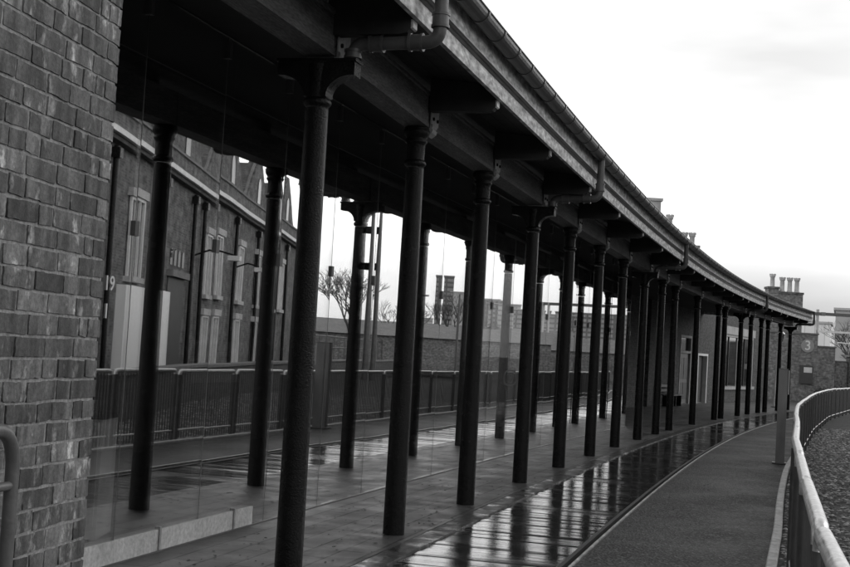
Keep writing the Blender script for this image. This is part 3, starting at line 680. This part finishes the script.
# threshold strip
m = MB(); 
for k in range(len(GJ) - 1):
    a = Vector((*GJ[k], 0)); b = Vector((*GJ[k + 1], 0)); t = (b - a).normalized(); mid = (a + b) / 2
    m.box((mid.x, mid.y, .004), ((b - a).length, .05, .012), rz=math.atan2(t.y, t.x))
m.build('floor_channel', 'steel_dark', screen)

# pale upstand and white cabinet behind the first panes
sill = thing('pale_sill', 'pale raised concrete sill along the foot of the first glass panes', 'sill', (-2.06, 9.1, 0))
for k in range(0, 5):
    a = Vector((*GJ[k], 0)); b = Vector((*GJ[k + 1], 0))
    if k == 4: b = a + (b - a) * .80
    t = (b - a).normalized(); n = Vector((t.y, -t.x, 0)); mid = (a + b) / 2 - n * .035
    MB().box((mid.x, mid.y, .0825), ((b - a).length - .001, .10, .165), rz=math.atan2(t.y, t.x)).build('sill_block', 'concrete', sill)
cab = thing('white_cabinet', 'white ribbed cabinet behind the glass beside the brick pier', 'cabinet', (-2.62, 10.3, 0))
m = MB(); m.box((-2.62, 10.3, .47), (.42, .5, .92)); m.build('cabinet_body', 'white_paint', cab)
for k in range(6): MB().box((-2.62 + .07 * (k - 2.5), 10.04, .5), (.022, .02, .78)).build('rib', 'white_paint', cab)
MB().box((-2.62, 10.3, .945), (.46, .54, .03)).build('cabinet_top', 'iron', cab)

# ------------------------------------------------------------------ station building behind the glass and along the platform
st = thing('station_building', 'long dark brick station building behind the iron columns', 'building', (*C(s_of(40), -4), 0))
BD = -3.95
def wall_with_openings(sa, sb, d, ht, ops, thick=.3, mat='brick_dark', name='wall', parent=st):
    m = MB(); cuts = sorted(set([sa, sb] + [q for o in ops for q in o[:2]]))
    fine = []
    for a, b in zip(cuts[:-1], cuts[1:]): fine += srange(a, b, 1.2)[:-1] if b - a > 1.2 else [a]
    fine.append(sb)
    for a, b in zip(fine[:-1], fine[1:]):
        z0 = 0; mids = (a + b) / 2
        spans = [(0, ht)]
        for o in ops:
            if o[0] <= mids <= o[1]: spans = [(0, o[2]), (o[3], ht)]
        for z0, z1 in spans:
            if z1 - z0 > .01: m.sweep([(d - thick, z0), (d, z0), (d, z1), (d - thick, z1)], [a, b], C)
    return m.build(name, mat, parent)
sB0, sB1 = s_of(34.2), s_of(62.5)
def bs(Y): return s_of(Y)
door = (bs(52.6), bs(54.3), 0, 2.9)
posts_ = (bs(55.4), bs(57.0), 0, 2.2)
win = (bs(59.4), bs(65.6), .75, 3.25)
wall_with_openings(sB0, s_of(69), BD, 4.85, [door, posts_, win])
# return wall and interior walls
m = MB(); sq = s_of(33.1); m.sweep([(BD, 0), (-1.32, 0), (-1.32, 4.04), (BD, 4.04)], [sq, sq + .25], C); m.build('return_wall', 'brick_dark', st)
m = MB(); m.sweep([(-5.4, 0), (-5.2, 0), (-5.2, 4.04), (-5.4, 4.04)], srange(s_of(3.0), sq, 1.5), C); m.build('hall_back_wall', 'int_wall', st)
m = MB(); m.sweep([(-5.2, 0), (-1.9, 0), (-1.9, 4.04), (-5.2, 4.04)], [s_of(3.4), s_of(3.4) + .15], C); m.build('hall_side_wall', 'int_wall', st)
m = MB(); m.sweep([(BD + .002, 0), (BD + .16, 0), (BD + .16, 4.03), (BD + .002, 4.03)], [s_of(47.4), s_of(48.1)], C); m.build('pilaster', 'brick_dark', st)
# door
def panel_on(sa, sb, z0, z1, d0, d1, name, mat, parent): return MB().sweep([(d0, z0), (d1, z0), (d1, z1), (d0, z1)], [sa, sb], C).build(name, mat, parent)
dr = panel_on(door[0] + .1, door[1] - .1, .02, 2.15, BD - .12, BD - .07, 'door', 'door_grey', st)
panel_on(door[0] + .1, door[1] - .1, 2.25, 2.8, BD - .12, BD - .10, 'transom_light', 'glass_dark', dr)
for (a, b, z0, z1) in ((door[0], door[0] + .1, 0, 2.9), (door[1] - .1, door[1], 0, 2.9), (door[0] + .1, door[1] - .1, 2.8, 2.9), (door[0] + .1, door[1] - .1, 2.15, 2.25)):
    panel_on(a, b, z0, z1, BD - .14, BD + .02, 'door_frame', 'stone', dr)
for z0, z1 in ((.2, .9), (1.05, 1.95)):
    panel_on(door[0] + .25, (door[0] + door[1]) / 2 - .05, z0, z1, BD - .068, BD - .055, 'door_panel', 'timber_dark', dr)
    panel_on((door[0] + door[1]) / 2 + .05, door[1] - .25, z0, z1, BD - .068, BD - .055, 'door_panel', 'timber_dark', dr)
d2 = panel_on(posts_[0] + .1, posts_[1] - .1, .02, 2.1, BD - .22, BD - .18, 'door', 'timber_dark', st)
for (a, b, z0, z1) in ((posts_[0], posts_[0] + .14, 0, 2.2), (posts_[1] - .14, posts_[1], 0, 2.2), (posts_[0] + .14, posts_[1] - .14, 2.1, 2.2)):
    panel_on(a, b, z0, z1, BD - .24, BD + .02, 'door_frame', 'white_paint', d2)
# big window with sill, lintel and mullions
w0 = panel_on(win[0] + .1, win[1] - .1, win[2] + .05, win[3] - .05, BD - .14, BD - .12, 'window', 'glass_dark', st)
for (a, b, z0, z1) in ((win[0], win[0] + .14, win[2], win[3]), (win[1] - .14, win[1], win[2], win[3]), (win[0] + .14, win[1] - .14, win[3] - .12, win[3])):
    panel_on(a, b, z0, z1, BD - .14, BD - .02, 'window_frame', 'stone', w0)
for k in range(1, 4):
    a = win[0] + (win[1] - win[0]) * k / 4; panel_on(a - .03, a + .03, win[2], win[3] - .12, BD - .118, BD - .08, 'mullion', 'stone' if k == 2 else 'timber_dark', w0)
panel_on(win[0] - .12, win[1] + .12, win[2] - .15, win[2], BD - .14, BD + .08, 'window_sill', 'stone', w0)
panel_on(win[0] - .15, win[1] + .15, win[3], win[3] + .38, BD - .1, BD + .03, 'lintel', 'stone', w0)
# second window nearer the door
# bench
bn = thing('platform_bench', 'low dark slatted bench against the brick wall beside the grey door', 'bench', (*C(s_of(49.6), BD + .5), 0))
b0_, b1_ = s_of(49.0), s_of(50.9)
for d_ in (.28, .42, .56): panel_on(b0_, b1_, .42, .46, BD + d_, BD + d_ + .1, 'seat_slat', 'bench', bn)
for z_ in (.56, .74): panel_on(b0_, b1_, z_, z_ + .1, BD + .2, BD + .24, 'back_slat', 'bench', bn)
for q in (b0_ + .1, (b0_ + b1_) / 2, b1_ - .15): panel_on(q, q + .06, 0, .418, BD + .3, BD + .62, 'leg', 'iron', bn)

# chimneys over the canopy roof: pots only peep over it
def pot(c, ztop, parent, hh=.75, r=.13):
    x, y = c
    m = MB(); m.lathe([(r * 1.15, ztop - hh), (r * 1.15, ztop - hh + .06), (r * .9, ztop - hh + .1), (r * .82, ztop - .2), (r * 1.0, ztop - .17), (r * 1.12, ztop - .14), (r * 1.12, ztop - .07), (r * .75, ztop - .07)], (x, y, 0), 14)
    for k in range(6):
        a = k * PI / 3; m.box((x + r * 1.02 * math.cos(a), y + r * 1.02 * math.sin(a), ztop - .035), (.05, .09, .085), rz=a)
    return m.build('chimney_pot', 'stone', parent)
def stack(X, Y, w, dpt, z0, z1, pots, ztop, label, rz=0, mat='brick_far', name='chimney_stack'):
    t = thing(name, label, 'chimney', (X, Y, z0), 0, 'chimneys above the canopy roof')
    MB().box((X, Y, (z0 + z1) / 2), (w, dpt, z1 - z0), rz).build('stack', mat, t)
    MB().box((X, Y, z1 + .05), (w + .12, dpt + .12, .1), rz).build('cap_course', mat, t)
    for px in pots: pot((X + px * math.cos(rz), Y + px * math.sin(rz)), ztop, t)
    return t
stack(8.28, 48, .5, .5, 4.7, 7.62, [], 7.6, 'plain square pale chimney top, nearest one over the canopy roof', mat='stone')
stack(9.67, 52, .55, .55, 4.7, 6.95, [0], 7.62, 'chimney with one crowned pot, in the middle of the canopy roofline')
stack(11.25, 56, .8, .6, 4.7, 6.7, [-.17, .17], 7.36, 'chimney with two crowned pots peeping over the canopy roof')
bigc = thing('chimney_stack', 'large brick chimney with four crowned pots behind the end of the canopy', 'chimney', (20.5, 74.4, 0), 0, 'chimneys above the canopy roof')
MB().box((20.88, 74.4, 3.02), (1.37, .8, 6.04)).build('stack', 'brick_far', bigc)
MB().box((19.89, 74.4, 3.15), (.60, .8, 6.3)).build('stack', 'brick_far', bigc)
MB().box((20.88, 74.4, 6.10), (1.44, .9, .12)).build('cap_course', 'brick', bigc)
MB().box((19.875, 74.4, 6.36), (.68, .9, .12)).build('cap_course', 'brick', bigc)
for px, zt in ((19.89, 7.16), (20.46, 7.0), (20.89, 7.0), (21.30, 7.0)): pot((px, 74.4), zt, bigc, hh=.85, r=.15)

# ------------------------------------------------------------------ end wall with the platform number
ew = thing('end_wall', 'stepped mottled brick wall carrying the platform number disc', 'brick wall', (21.5, 73.2, 0))
MB().box((19.35, 73.25, 1.89), (5.74, .4, 3.78)).build('tall_wall', 'brick_far', ew)
MB().box((22.73, 73.25, 1.55), (1.0, .4, 3.1)).build('lower_wall', 'brick_far', ew)
MB().box((19.35, 73.25, 3.82), (5.84, .5, .08)).build('coping', 'stone_dark', ew)
MB().box((22.78, 73.25, 3.14), (1.0, .5, .08)).build('coping', 'stone_dark', ew)
lw = thing('low_yard_wall', 'low brick yard wall with a taller capped pier right of the stepped wall', 'brick wall', (23.6, 74, 0))
MB().box((23.63, 73.4, 1.17), (.76, .3, 2.34)).build('wall', 'brick_far', lw); MB().box((23.63, 73.4, 2.37), (.76, .38, .06)).build('coping', 'stone_dark', lw)
MB().box((24.35, 73.3, 1.32), (.62, .62, 2.64)).build('gate_pier', 'brick_dark', lw); MB().box((24.35, 73.3, 2.7), (.78, .78, .12)).build('pier_cap', 'stone_dark', lw)
MB().box((30.0, 73.4, .95), (10.6, .3, 1.9)).build('wall', 'brick_far', lw)
RX = Matrix.Rotation(PI / 2, 3, 'X')
nd_ = thing('platform_number_sign', 'round grey sign with a white figure 3 on the stepped wall', 'sign', (21.66, 73.0, 3.12))
m = MB(); rows = []
for yy, r in ((73.048, .37), (73.012, .37), (73.004, .36)): rows.append([(21.66 + r * math.cos(k * 2 * PI / 32), yy, 3.12 + r * math.sin(k * 2 * PI / 32)) for k in range(32)])
m.grid(rows, closed=True, smooth=False); m.face(rows[-1]); m.build('disc', 'sign_disc', nd_)
text_part('3', .74, 'white_letter', nd_, Vector((21.66, 72.996, 3.13)), RX, 'numeral', .004)
nb = thing('notice_board', 'dark rectangular notice case with a pale sheet on the stepped wall', 'notice board', (21.63, 73.0, 1.5))
MB().box((21.63, 72.99, 1.52), (.72, .10, 1.04)).build('case', 'notice', nb)
MB().box((21.70, 72.935, 1.78), (.46, .006, .30)).build('paper_sheet', 'white_paint', nb)

def shrub(x, y, w, h, label, n=500):
    vs, fs = [], []
    for _ in range(n):
        a = random.random() * 6.28; r = random.random() ** .5; z = random.random()
        p = Vector((x + w * r * math.cos(a) * (1 - .5 * z), y + .5 * r * math.sin(a), z * h * (.7 + .3 * random.random())))
        u = Vector((random.uniform(-1, 1), random.uniform(-1, 1), random.uniform(-1, 1))).normalized() * .07; v = u.orthogonal().normalized() * .04; k = len(vs)
        vs += [p - u, p + v, p + u, p - v]; fs.append((k, k + 1, k + 2, k + 3))
    me = bpy.data.meshes.new('shrub'); me.from_pydata([tuple(v) for v in vs], [], fs); me.materials.append(MT['leaf']); o = bpy.data.objects.new('shrub', me); COL.objects.link(o); tag(o, label, 'shrub', 'low shrubs by the end wall'); return o
shrub(22.2, 71.6, .75, .95, 'low dark shrub under the notice case end of the stepped wall')
shrub(23.4, 71.9, .7, 1.2, 'taller dark shrub at the foot of the gate pier')

# white downpipe and clutter on the end corner of the building
wp = thing('white_pole', 'slim white pole standing behind the last iron columns', 'pole', (15.86, 58, 0))
MB().tube([(15.80, 58, 0), (15.86, 58, 2.5)], .04, 10).build('pole', 'white_paint', wp)
MB().box((15.80, 58, .02), (.2, .2, .04)).build('base_plate', 'steel_dark', wp)
wl = thing('wall_lantern', 'small unlit lantern hanging on a chain near the far canopy end', 'lantern', (15.4, 56.2, 3.2))
X_, Y_ = 15.45, 56.0
MB().tube([(X_, Y_, 3.95), (X_, Y_, 3.35)], .014, 6).build('chain', 'iron', wl)
MB().lathe([(.03, 3.36), (.16, 3.24), (.17, 3.2), (.12, 3.19)], (X_, Y_, 0), 12).build('cap', 'steel', wl)
MB().lathe([(.12, 3.185), (.09, 2.9), (.03, 2.86)], (X_, Y_, 0), 8).build('lantern_glass', 'glass_dark', wl)

# grey post beside the path
bp_ = thing('square_post', 'square grey steel post with a pale side strip beside the path', 'post', (6.38, 22.75, 0))
MB().box((6.36, 22.8, .82), (.155, .155, 1.64), rz=-.28).build('post', 'post', bp_)
MB().box((6.36, 22.8, 1.648), (.165, .165, .016), rz=-.28).build('post_cap', 'steel_dark', bp_)
m = MB().box((6.455, 22.78, 1.42), (.016, .10, .42), rz=-.28); m.build('side_strip', 'post_edge', bp_)
m = MB().box((6.36, 22.8, .012), (.26, .26, .02), rz=-.28); m.build('base_plate', 'steel_dark', bp_)

# ------------------------------------------------------------------ curved hoop-top fence
fence = thing('curved_fence', 'curved galvanised hoop top fence along the trackbed', 'fence', (*FC(fs_of(12)), 0))
PL = 1.98; npan = 0
q = fs_of(4.42) - 4 * PL - .03
while q < fs_of(66):
    a = Vector((*FC(q + .075), 0)); b = Vector((*FC(q + PL - .075), 0)); t = (b - a).normalized(); jz = random.uniform(-.008, .008); Z = Vector((0, 0, 1))
    near = a.y < 32
    top = 1.075 + jz
    tb = top + random.uniform(-.006, .006); n_ = 7 if near else 3; nn = 14 if near else 8; R_ = .055
    hoop = rounded([a + Z * (top - R_ - .002), a + Z * top, b + Z * tb, b + Z * (tb - R_ - .002)], R_, n_)
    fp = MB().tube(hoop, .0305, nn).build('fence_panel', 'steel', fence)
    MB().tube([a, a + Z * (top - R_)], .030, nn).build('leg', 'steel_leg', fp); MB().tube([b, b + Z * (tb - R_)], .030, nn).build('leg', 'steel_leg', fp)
    MB().tube([a + Z * .155, b + Z * .155], .016, 8 if near else 6).build('bottom_rail', 'steel', fp)
    m = MB(); nb_ = 20
    for k in range(1, nb_): p = a + (b - a) * (k / nb_); m.box((p.x, p.y, (top + .02) / 2), (.034, .009, top - .04), rz=math.atan2(t.y, t.x))
    m.build('infill_bars', 'steel_bar', fp)['kind'] = 'stuff'
    q += PL; npan += 1

# ------------------------------------------------------------------ gantry and buildings beyond the end wall
ga = thing('overhead_gantry', 'pale steel gantry with two beams beyond the end wall', 'gantry', (28.8, 95, 0))
MB().box((28.8, 95, 3.15), (.18, .18, 6.3)).build('mast', 'stone', ga)
MB().box((35.0, 95.0, 5.98), (15.0, .25, .22)).build('top_beam', 'steel_dark', ga)
MB().box((30.0, 94.8, 4.70), (2.3, .2, .14)).build('lower_beam', 'white_paint', ga)
MB().tube([(31.1, 94.8, 4.7), (31.35, 94.8, 4.3), (31.15, 94.8, 3.9), (30.3, 94.8, 3.95)], .05, 8).build('end_bracket', 'white_paint', ga)
MB().box((29.2, 95, 5.98), (.3, .3, .26)).build('insulator_box', 'stone_dark', ga)
MB().box((42.4, 95, 3.05), (.28, .28, 6.1)).build('mast', 'concrete', ga)
def block(X0, X1, Y, dpt, z, mat, label, name='office_block', rz=0, parts=True):
    t = thing(name, label, 'building', ((X0 + X1) / 2, Y, 0))
    cxx, cyy = (X0 + X1) / 2, Y
    MB().box((cxx, cyy, z / 2), (X1 - X0, dpt, z), rz).build('wall', mat, t)
    MB().box((cxx, cyy, z + .12), (X1 - X0 + .4, dpt + .4, .24), rz).build('roof_edge', 'far_plain', t)
    return t
block(41.8, 51.2, 131, 8, 8.0, 'far_edge', 'grey flat roofed block at the right edge beyond the gantry', rz=math.radians(-18))
block(42.2, 47.6, 152, 8, 7.3, 'white_clad', 'very pale low building behind the gantry mast', rz=math.radians(-18))

# ------------------------------------------------------------------ what the glass reflects: brick warehouse across the tracks
AH = math.radians(59.4); au = Vector((math.cos(AH), math.sin(AH), 0)); an = Vector((-au.y, au.x, 0)); A0 = Vector((14.8, 25.9, 0))
def wl_(u, v, n=0): p = A0 + au * u + an * n; return (p.x, p.y, v)
wh = thing('brick_warehouse', 'gabled brick warehouse with pale cornice reflected in the first glass panes', 'building', (14.8, 25.9, 0))
def wbox(u0, u1, v0, v1, n0, n1, mat, name, parent=wh):
    m = MB(); c = A0 + au * (u0 + u1) / 2 + an * (n0 + n1) / 2; m.box((c.x, c.y, (v0 + v1) / 2), (u1 - u0, n1 - n0, v1 - v0), rz=AH); return m.build(name, mat, parent)
U0, U1 = -8.5, 34.0
wbox(U0, U1, -.2, 6.3, -9, 0, 'brick', 'wall')
wbox(U0 - .1, U1 + .1, 6.3, 6.42, -9.1, .22, 'brick_dark', 'cornice_course')
wbox(U0 - .15, U1 + .15, 6.42, 6.56, -9.15, .34, 'white_paint', 'cornice')
wbox(U0, U1, 6.56, 7.2, -.4, -.02, 'brick', 'parapet')
wbox(U0, U1, 7.2, 7.27, -.45, .04, 'stone_dark', 'parapet_coping')
for uc, hw, pk in ((-5.2, 3.2, 9.6), (1.6, 3.1, 9.5), (8.4, 3.1, 9.4), (15.0, 3.1, 9.3), (21.6, 3.1, 9.3), (28.2, 3.1, 9.3)):
    # shaped gable: concave shoulders rising to a peak
    pts = [(-hw, 7.2), (-hw * .9, 7.3), (-hw * .75, 7.55), (-hw * .55, 7.55 + (pk - 7.55) * .33), (-hw * .3, 7.55 + (pk - 7.55) * .66), (-.12, pk)]
    pts = pts + [(-x, z) for x, z in pts[::-1]]
    pl = [wl_(uc + x, z, -.02) for x, z in pts]
    gm = MB().prism(pl, an * -.4, an * 0).build('gable', 'brick', wh)
    MB().tube([wl_(uc + x, z + .03, -.15) for x, z in pts], .06, 6).build('gable_coping', 'stone_dark', gm)
    # arched window in the gable
    ap = [(-.35, 7.3), (.35, 7.3), (.35, 8.0)] + [(.35 * math.cos(a), 8.0 + .35 * math.sin(a)) for a in [k * PI / 6 for k in range(1, 6)]] + [(-.35, 8.0)]
    MB().prism([wl_(uc + x, z, 0) for x, z in ap], an * -.02, an * .02).build('gable_window', 'glass_dark', gm)
# slate roof pitches behind each gable
for uc in (-5.2, 1.6, 8.4, 15.0, 21.6, 28.2):
    MB().prism([wl_(uc - 3.3, 6.6, -.45), wl_(uc + 3.3, 6.6, -.45), wl_(uc, 9.0, -.45)], an * -8.5, an * 0).build('roof', 'slate', wh)
def wwin(u, v0, v1, w, arch=False):
    t = wbox(u - w / 2, u + w / 2, v0, v1, 0.0, .03, 'glass_dark', 'window')
    for a, b, c, d in ((u - w / 2 - .06, u - w / 2 + .04, v0, v1), (u + w / 2 - .04, u + w / 2 + .06, v0, v1), (u - w / 2 + .04, u + w / 2 - .04, v1 - .08, v1), (u - .03, u + .03, v0 + .0, v1 - .08)):
        wbox(a, b, c, d, .031, .10, 'white_paint', 'window_frame', t)
    wbox(u - w / 2 - .2, u + w / 2 + .2, v1, v1 + .22, 0, .16, 'stone', 'lintel', t)
    wbox(u - w / 2 - .15, u + w / 2 + .15, v0 - .14, v0, 0, .18, 'stone', 'window_sill', t)
for u in (-6.6, -3.6, 2.2, 12.9, 17.6, 22.2, 27): wwin(u, 3.1, 5.2, 1.0)
for u in (12.9, 17.6, 22.2): wwin(u, .7, 2.4, 1.0)
wbox(1.0, 4.0, .3, 2.85, 0, .25, 'white_board', 'white_shutter'); wbox(4.8, 6.2, .3, 2.9, 0, .22, 'white_board', 'white_shutter')
dq = wbox(6.6, 9.0, 0, 3.4, 0, .04, 'timber_dark', 'loading_door')
wbox(6.5, 9.1, 3.4, 3.6, 0, .2, 'stone_dark', 'door_lintel', dq)
for k in range(4):
    u = 6.9 + k * .6; ap = [(-.16, 3.75), (.16, 3.75), (.16, 4.1)] + [(.16 * math.cos(a), 4.1 + .16 * math.sin(a)) for a in [j * PI / 5 for j in range(1, 5)]] + [(-.16, 4.1)]
    MB().prism([wl_(u + x, z, 0) for x, z in ap], an * -.02, an * .03).build('arched_light', 'glass_dark', dq)
for u in (-.4, 5.2, 9.7, 11.5, 16.0, 21.6, 28.2):
    dp_ = MB().tube([wl_(u, 0, .12), wl_(u, 6.2, .12)], .07, 8).build('rain_pipe', 'iron', wh)
    wbox(u - .14, u + .14, 5.9, 6.15, .04, .24, 'iron', 'hopper', dp_)
for u in (10.6, 16.6):
    la = MB().tube([wl_(u, 4.3, 0), wl_(u, 4.5, .5), wl_(u, 4.4, .95)], .03, 6).build('lamp_bracket', 'iron', wh)
    wbox(u - .2, u + .2, 4.2, 4.36, .8, 1.2, 'white_paint', 'lamp_head', la)
# low sheds
def shed(X, Y, w, d, h, rz, label, mat='far_plain', roof='pale_roof'):
    t = thing('low_shed', label, 'shed', (X, Y, 0)); MB().box((X, Y, h / 2), (w, d, h), rz).build('wall', mat, t)
    R = Matrix.Rotation(rz, 3, 'Z'); pts = [Vector((X, Y, 0)) + R @ Vector((w / 2 * s1, -d / 2 - .3, h)) for s1 in (-1, 1)]
    poly = [Vector((X, Y, 0)) + R @ Vector(p) for p in ((-w / 2 - .2, -d / 2 - .3, h + .01), (-w / 2 - .2, d / 2 + .3, h + .01), (-w / 2 - .2, 0, h + d * .18))]
    MB().prism(poly, Vector((0, 0, 0)), R @ Vector((w + .4, 0, 0))).build('roof', roof, t); return t
shed(43, 78, 18, 5, 2.5, math.radians(-35), 'long low brick shed with a slate roof beyond the bare trees, seen in the glass', 'brick_far', 'slate')
shed(56, 100, 22, 6, 3.0, math.radians(-30), 'farther low shed with a dull roof, seen in the glass', 'far_grey', 'slate')
shed(40, 92, 12, 6, 2.2, math.radians(-30), 'small dark brick shed before the far office rows', 'brick_far', 'slate')
# low dark wall across the tracks
tw = thing('trackside_wall', 'low sooty brick wall across the tracks in front of the warehouse', 'brick wall', (12, 24, 0))
for (xa, ya), (xb, yb) in (((8.3, 19.5), (13.6, 27.5)), ((13.6, 27.5), (28.2, 52.0)), ((28.2, 52.0), (46, 88))):
    a = Vector((xa, ya, 0)); b = Vector((xb, yb, 0)); t = (b - a).normalized(); mid = (a + b) / 2; rz = math.atan2(t.y, t.x)
    MB().box((mid.x, mid.y, .37), ((b - a).length - .01, .3, .94), rz).build('wall', 'brick_dark', tw); MB().box((mid.x, mid.y, .875), ((b - a).length - .01, .4, .07), rz).build('coping', 'stone_dark', tw)
for k, (X, Y, hh) in enumerate(((30.5, 62, 4.6), (33.2, 70, 5.2), (36.6, 76, 5.0), (40.0, 84, 5.6), (43.5, 95, 6.0), (37.5, 104, 5.8))):
    y_ = thing('yard_lamp', ['short yard lamp post nearest the warehouse end', 'second yard lamp post beyond the warehouse, beside the bare trees', 'third yard lamp post, in front of the low shed', 'fourth yard lamp post, between shed and skyline', 'fifth and tallest yard lamp post, before the far offices', 'last yard lamp post, in front of the dark brick shed'][k], 'lamp post', (X, Y, 0), 0, 'yard lamps beyond the warehouse')
    MB().tube([(X, Y, 0), (X, Y, hh)], [.09, .05], 8).build('pole', 'steel_dark', y_); MB().box((X - .3, Y, hh + .02), (.7, .2, .1)).build('lamp_head', 'stone', y_)
rl = thing('yard_railing', 'long thin dark yard railing beyond the low trackside wall', 'railing', (34, 60, 0))
a = Vector((31, 54, 0)); b = Vector((50, 92, 0)); t = (b - a).normalized()
for z in (1.5, 2.1): MB().tube([a + Vector((0, 0, z)), b + Vector((0, 0, z))], .035, 6).build('rail', 'steel_dark', rl)
for k in range(22):
    p = a + (b - a) * (k / 21); MB().tube([p, p + Vector((0, 0, 2.2))], .04, 6).build('post', 'steel_dark', rl)
# far office rows
offices = (('far_grey', 32.75, 3.2, 26, 'grey tower block rising left of the far office rows'), ('far_plain', 32.2, 6, 21, 'pale stepped block beside the grey tower'),
    ('far_grey', 31.4, 9, 19, 'grey office row just right of the pale stepped block'), ('far_pale', 30.6, 10, 18, 'pale office row in the middle of the reflected skyline'), ('far_grey', 29.8, 10, 16.5, 'lower grey office row in the reflected skyline'),
    ('far_pale', 29.0, 11, 15.5, 'pale long office block near the right of the reflected skyline'), ('far_grey', 28.2, 10, 16.5, 'grey end block at the right of the reflected skyline'), ('far_pale', 33.7, 9, 12, 'low pale block left of the grey tower'), ('far_grey', 34.8, 14, 10, 'lowest grey block at the left of the reflected skyline'))
for mat, hh, w, z, lb in offices:
    R_ = 400; block(2 + R_ * math.sin(math.radians(hh)) - w / 2, 2 + R_ * math.sin(math.radians(hh)) + w / 2, 22 + R_ * math.cos(math.radians(hh)), 9, z, mat, lb, rz=math.radians(-hh))
# lattice mast
ms = thing('signal_mast', 'tall dark signal mast with small boxes standing beyond the warehouse', 'mast', (28.0, 55, 0))
MB().tube([(28.0, 55, 0), (28.0, 55, 9.4)], [.16, .07], 10).build('pole', 'steel_dark', ms)
for z in (7.4, 5.6, 8.8): MB().box((28.2, 55, z), (.32, .3, .34)).build('signal_box', 'iron', ms)
MB().tube([(27.5, 55, 8.6), (28.5, 55, 8.6)], .04, 6).build('cross_arm', 'iron', ms)

def tree(X, Y, H, seed, label):
    R = random.Random(seed); t = thing('bare_tree', label, 'tree', (X, Y, 0), 0, 'bare winter trees')
    tr, cr_ = MB(), MB()
    def br(p, d, L_, r, lev):
        q = p + d * L_; mid = p + d * L_ * .5 + Vector((R.uniform(-1, 1), R.uniform(-1, 1), 0)) * L_ * .05
        (tr if lev < 2 else cr_).tube([p, mid, q], [r, r * .82, r * .64], 6 if lev < 2 else 3, caps=False)
        if lev >= 6: return
        for k in range(3 if lev < 4 else 2 + (R.random() < .6)):
            nd2 = (d + Vector((R.uniform(-1, 1), R.uniform(-1, 1), R.uniform(-.25, .6))) * (.55 + .06 * lev)).normalized()
            br(p + d * L_ * R.uniform(.65, 1.0), nd2, L_ * R.uniform(.62, .82), max(r * .6, .010), lev + 1)
    br(Vector((X, Y, -.1)), Vector((R.uniform(-.05, .05), 0, 1)), H * .3, H * .022, 0)
    tr.build('trunk', 'bark', t); cr_.build('crown', 'bark', t)
tree(39, 69, 8.0, 3, 'bare tree beside the signal mast')
tree(46, 84, 6.5, 31, 'bare tree beside the long low brick shed')
tree(50, 96, 8.0, 8, 'bare tree in front of the far offices')
tree(40.5, 122, 8.5, 12, 'bare tree before the grey block beyond the end wall')
tree(33.6, 98, 5.0, 21, 'small bare tree just right of the gantry mast')

# ------------------------------------------------------------------ marks on the glass
def on_glass(Y, off=.012):
    for k in range(len(GJ) - 1):
        if GJ[k][1] <= Y <= GJ[k + 1][1]:
            a = Vector((*GJ[k], 0)); b = Vector((*GJ[k + 1], 0)); t = (b - a).normalized(); p = a + (b - a) * ((Y - a.y) / (b.y - a.y)); n = Vector((t.y, -t.x, 0)); return p + n * off, t, n
def rot_for(t, n):
    R = Matrix(((t.x, 0, n.x), (t.y, 0, n.y), (0, 1, 0))); return R
p, t, n = on_glass(8.80)
gn = thing('glass_lettering', 'small white figures 19 over 1 stuck on the first glass pane', 'lettering', (p.x, p.y, 1.8))
text_part('19', .14, 'white_letter', gn, p + Vector((0, 0, 1.93)), rot_for(t, n), 'figures', .001)
text_part('1', .14, 'white_letter', gn, p - t * .02 + Vector((0, 0, 1.74)), rot_for(t, n), 'figures', .001)
def ringmark(c, t, rx, rz_, w, mat, name, parent, n=28, sq=1.0):
    m = MB(); O = []; I = []
    for k in range(n):
        a = 2 * PI * k / n; ca, sa = math.cos(a), math.sin(a); f = lambda v: math.copysign(abs(v) ** sq, v)
        O.append(c + t * rx * f(ca) + Vector((0, 0, rz_ * f(sa)))); I.append(c + t * (rx - w) * f(ca) + Vector((0, 0, (rz_ - w) * f(sa))))
    for k in range(n): j = (k + 1) % n; m.face([O[k], O[j], I[j], I[k]])
    return m.build(name, mat, parent)
p, t, n = on_glass(21.0)
om = thing('oval_glass_mark', 'black double oval ring marking on a middle glass pane', 'sticker', (p.x, p.y, 1.3))
c = p + Vector((0, 0, 1.25)); ringmark(c, t, .42, .13 * 1.0, .03, 'ring_paint', 'outer_ring', om, sq=.6); ringmark(c, t, .22, .085, .02, 'ring_paint', 'inner_ring', om, sq=.6)
p, t, n = on_glass(11.3, -.35)
ns = thing('hanging_notice', 'faint grey notice with a thin ring behind the second glass pane', 'notice', (p.x, p.y, 1.4))
MB().box((p.x, p.y, 1.40), (1.0, .01, .36), rz=math.atan2(t.y, t.x)).build('notice_sheet', 'notice', ns)
ringmark(p + n * .008 + t * .15 + Vector((0, 0, 1.38)), t, .16, .075, .012, 'ring_paint', 'thin_ring', ns)
MB().tube([(p.x, p.y, 1.58), (p.x, p.y, 4.04)], .004, 5).build('hanging_wire', 'steel_dark', ns)
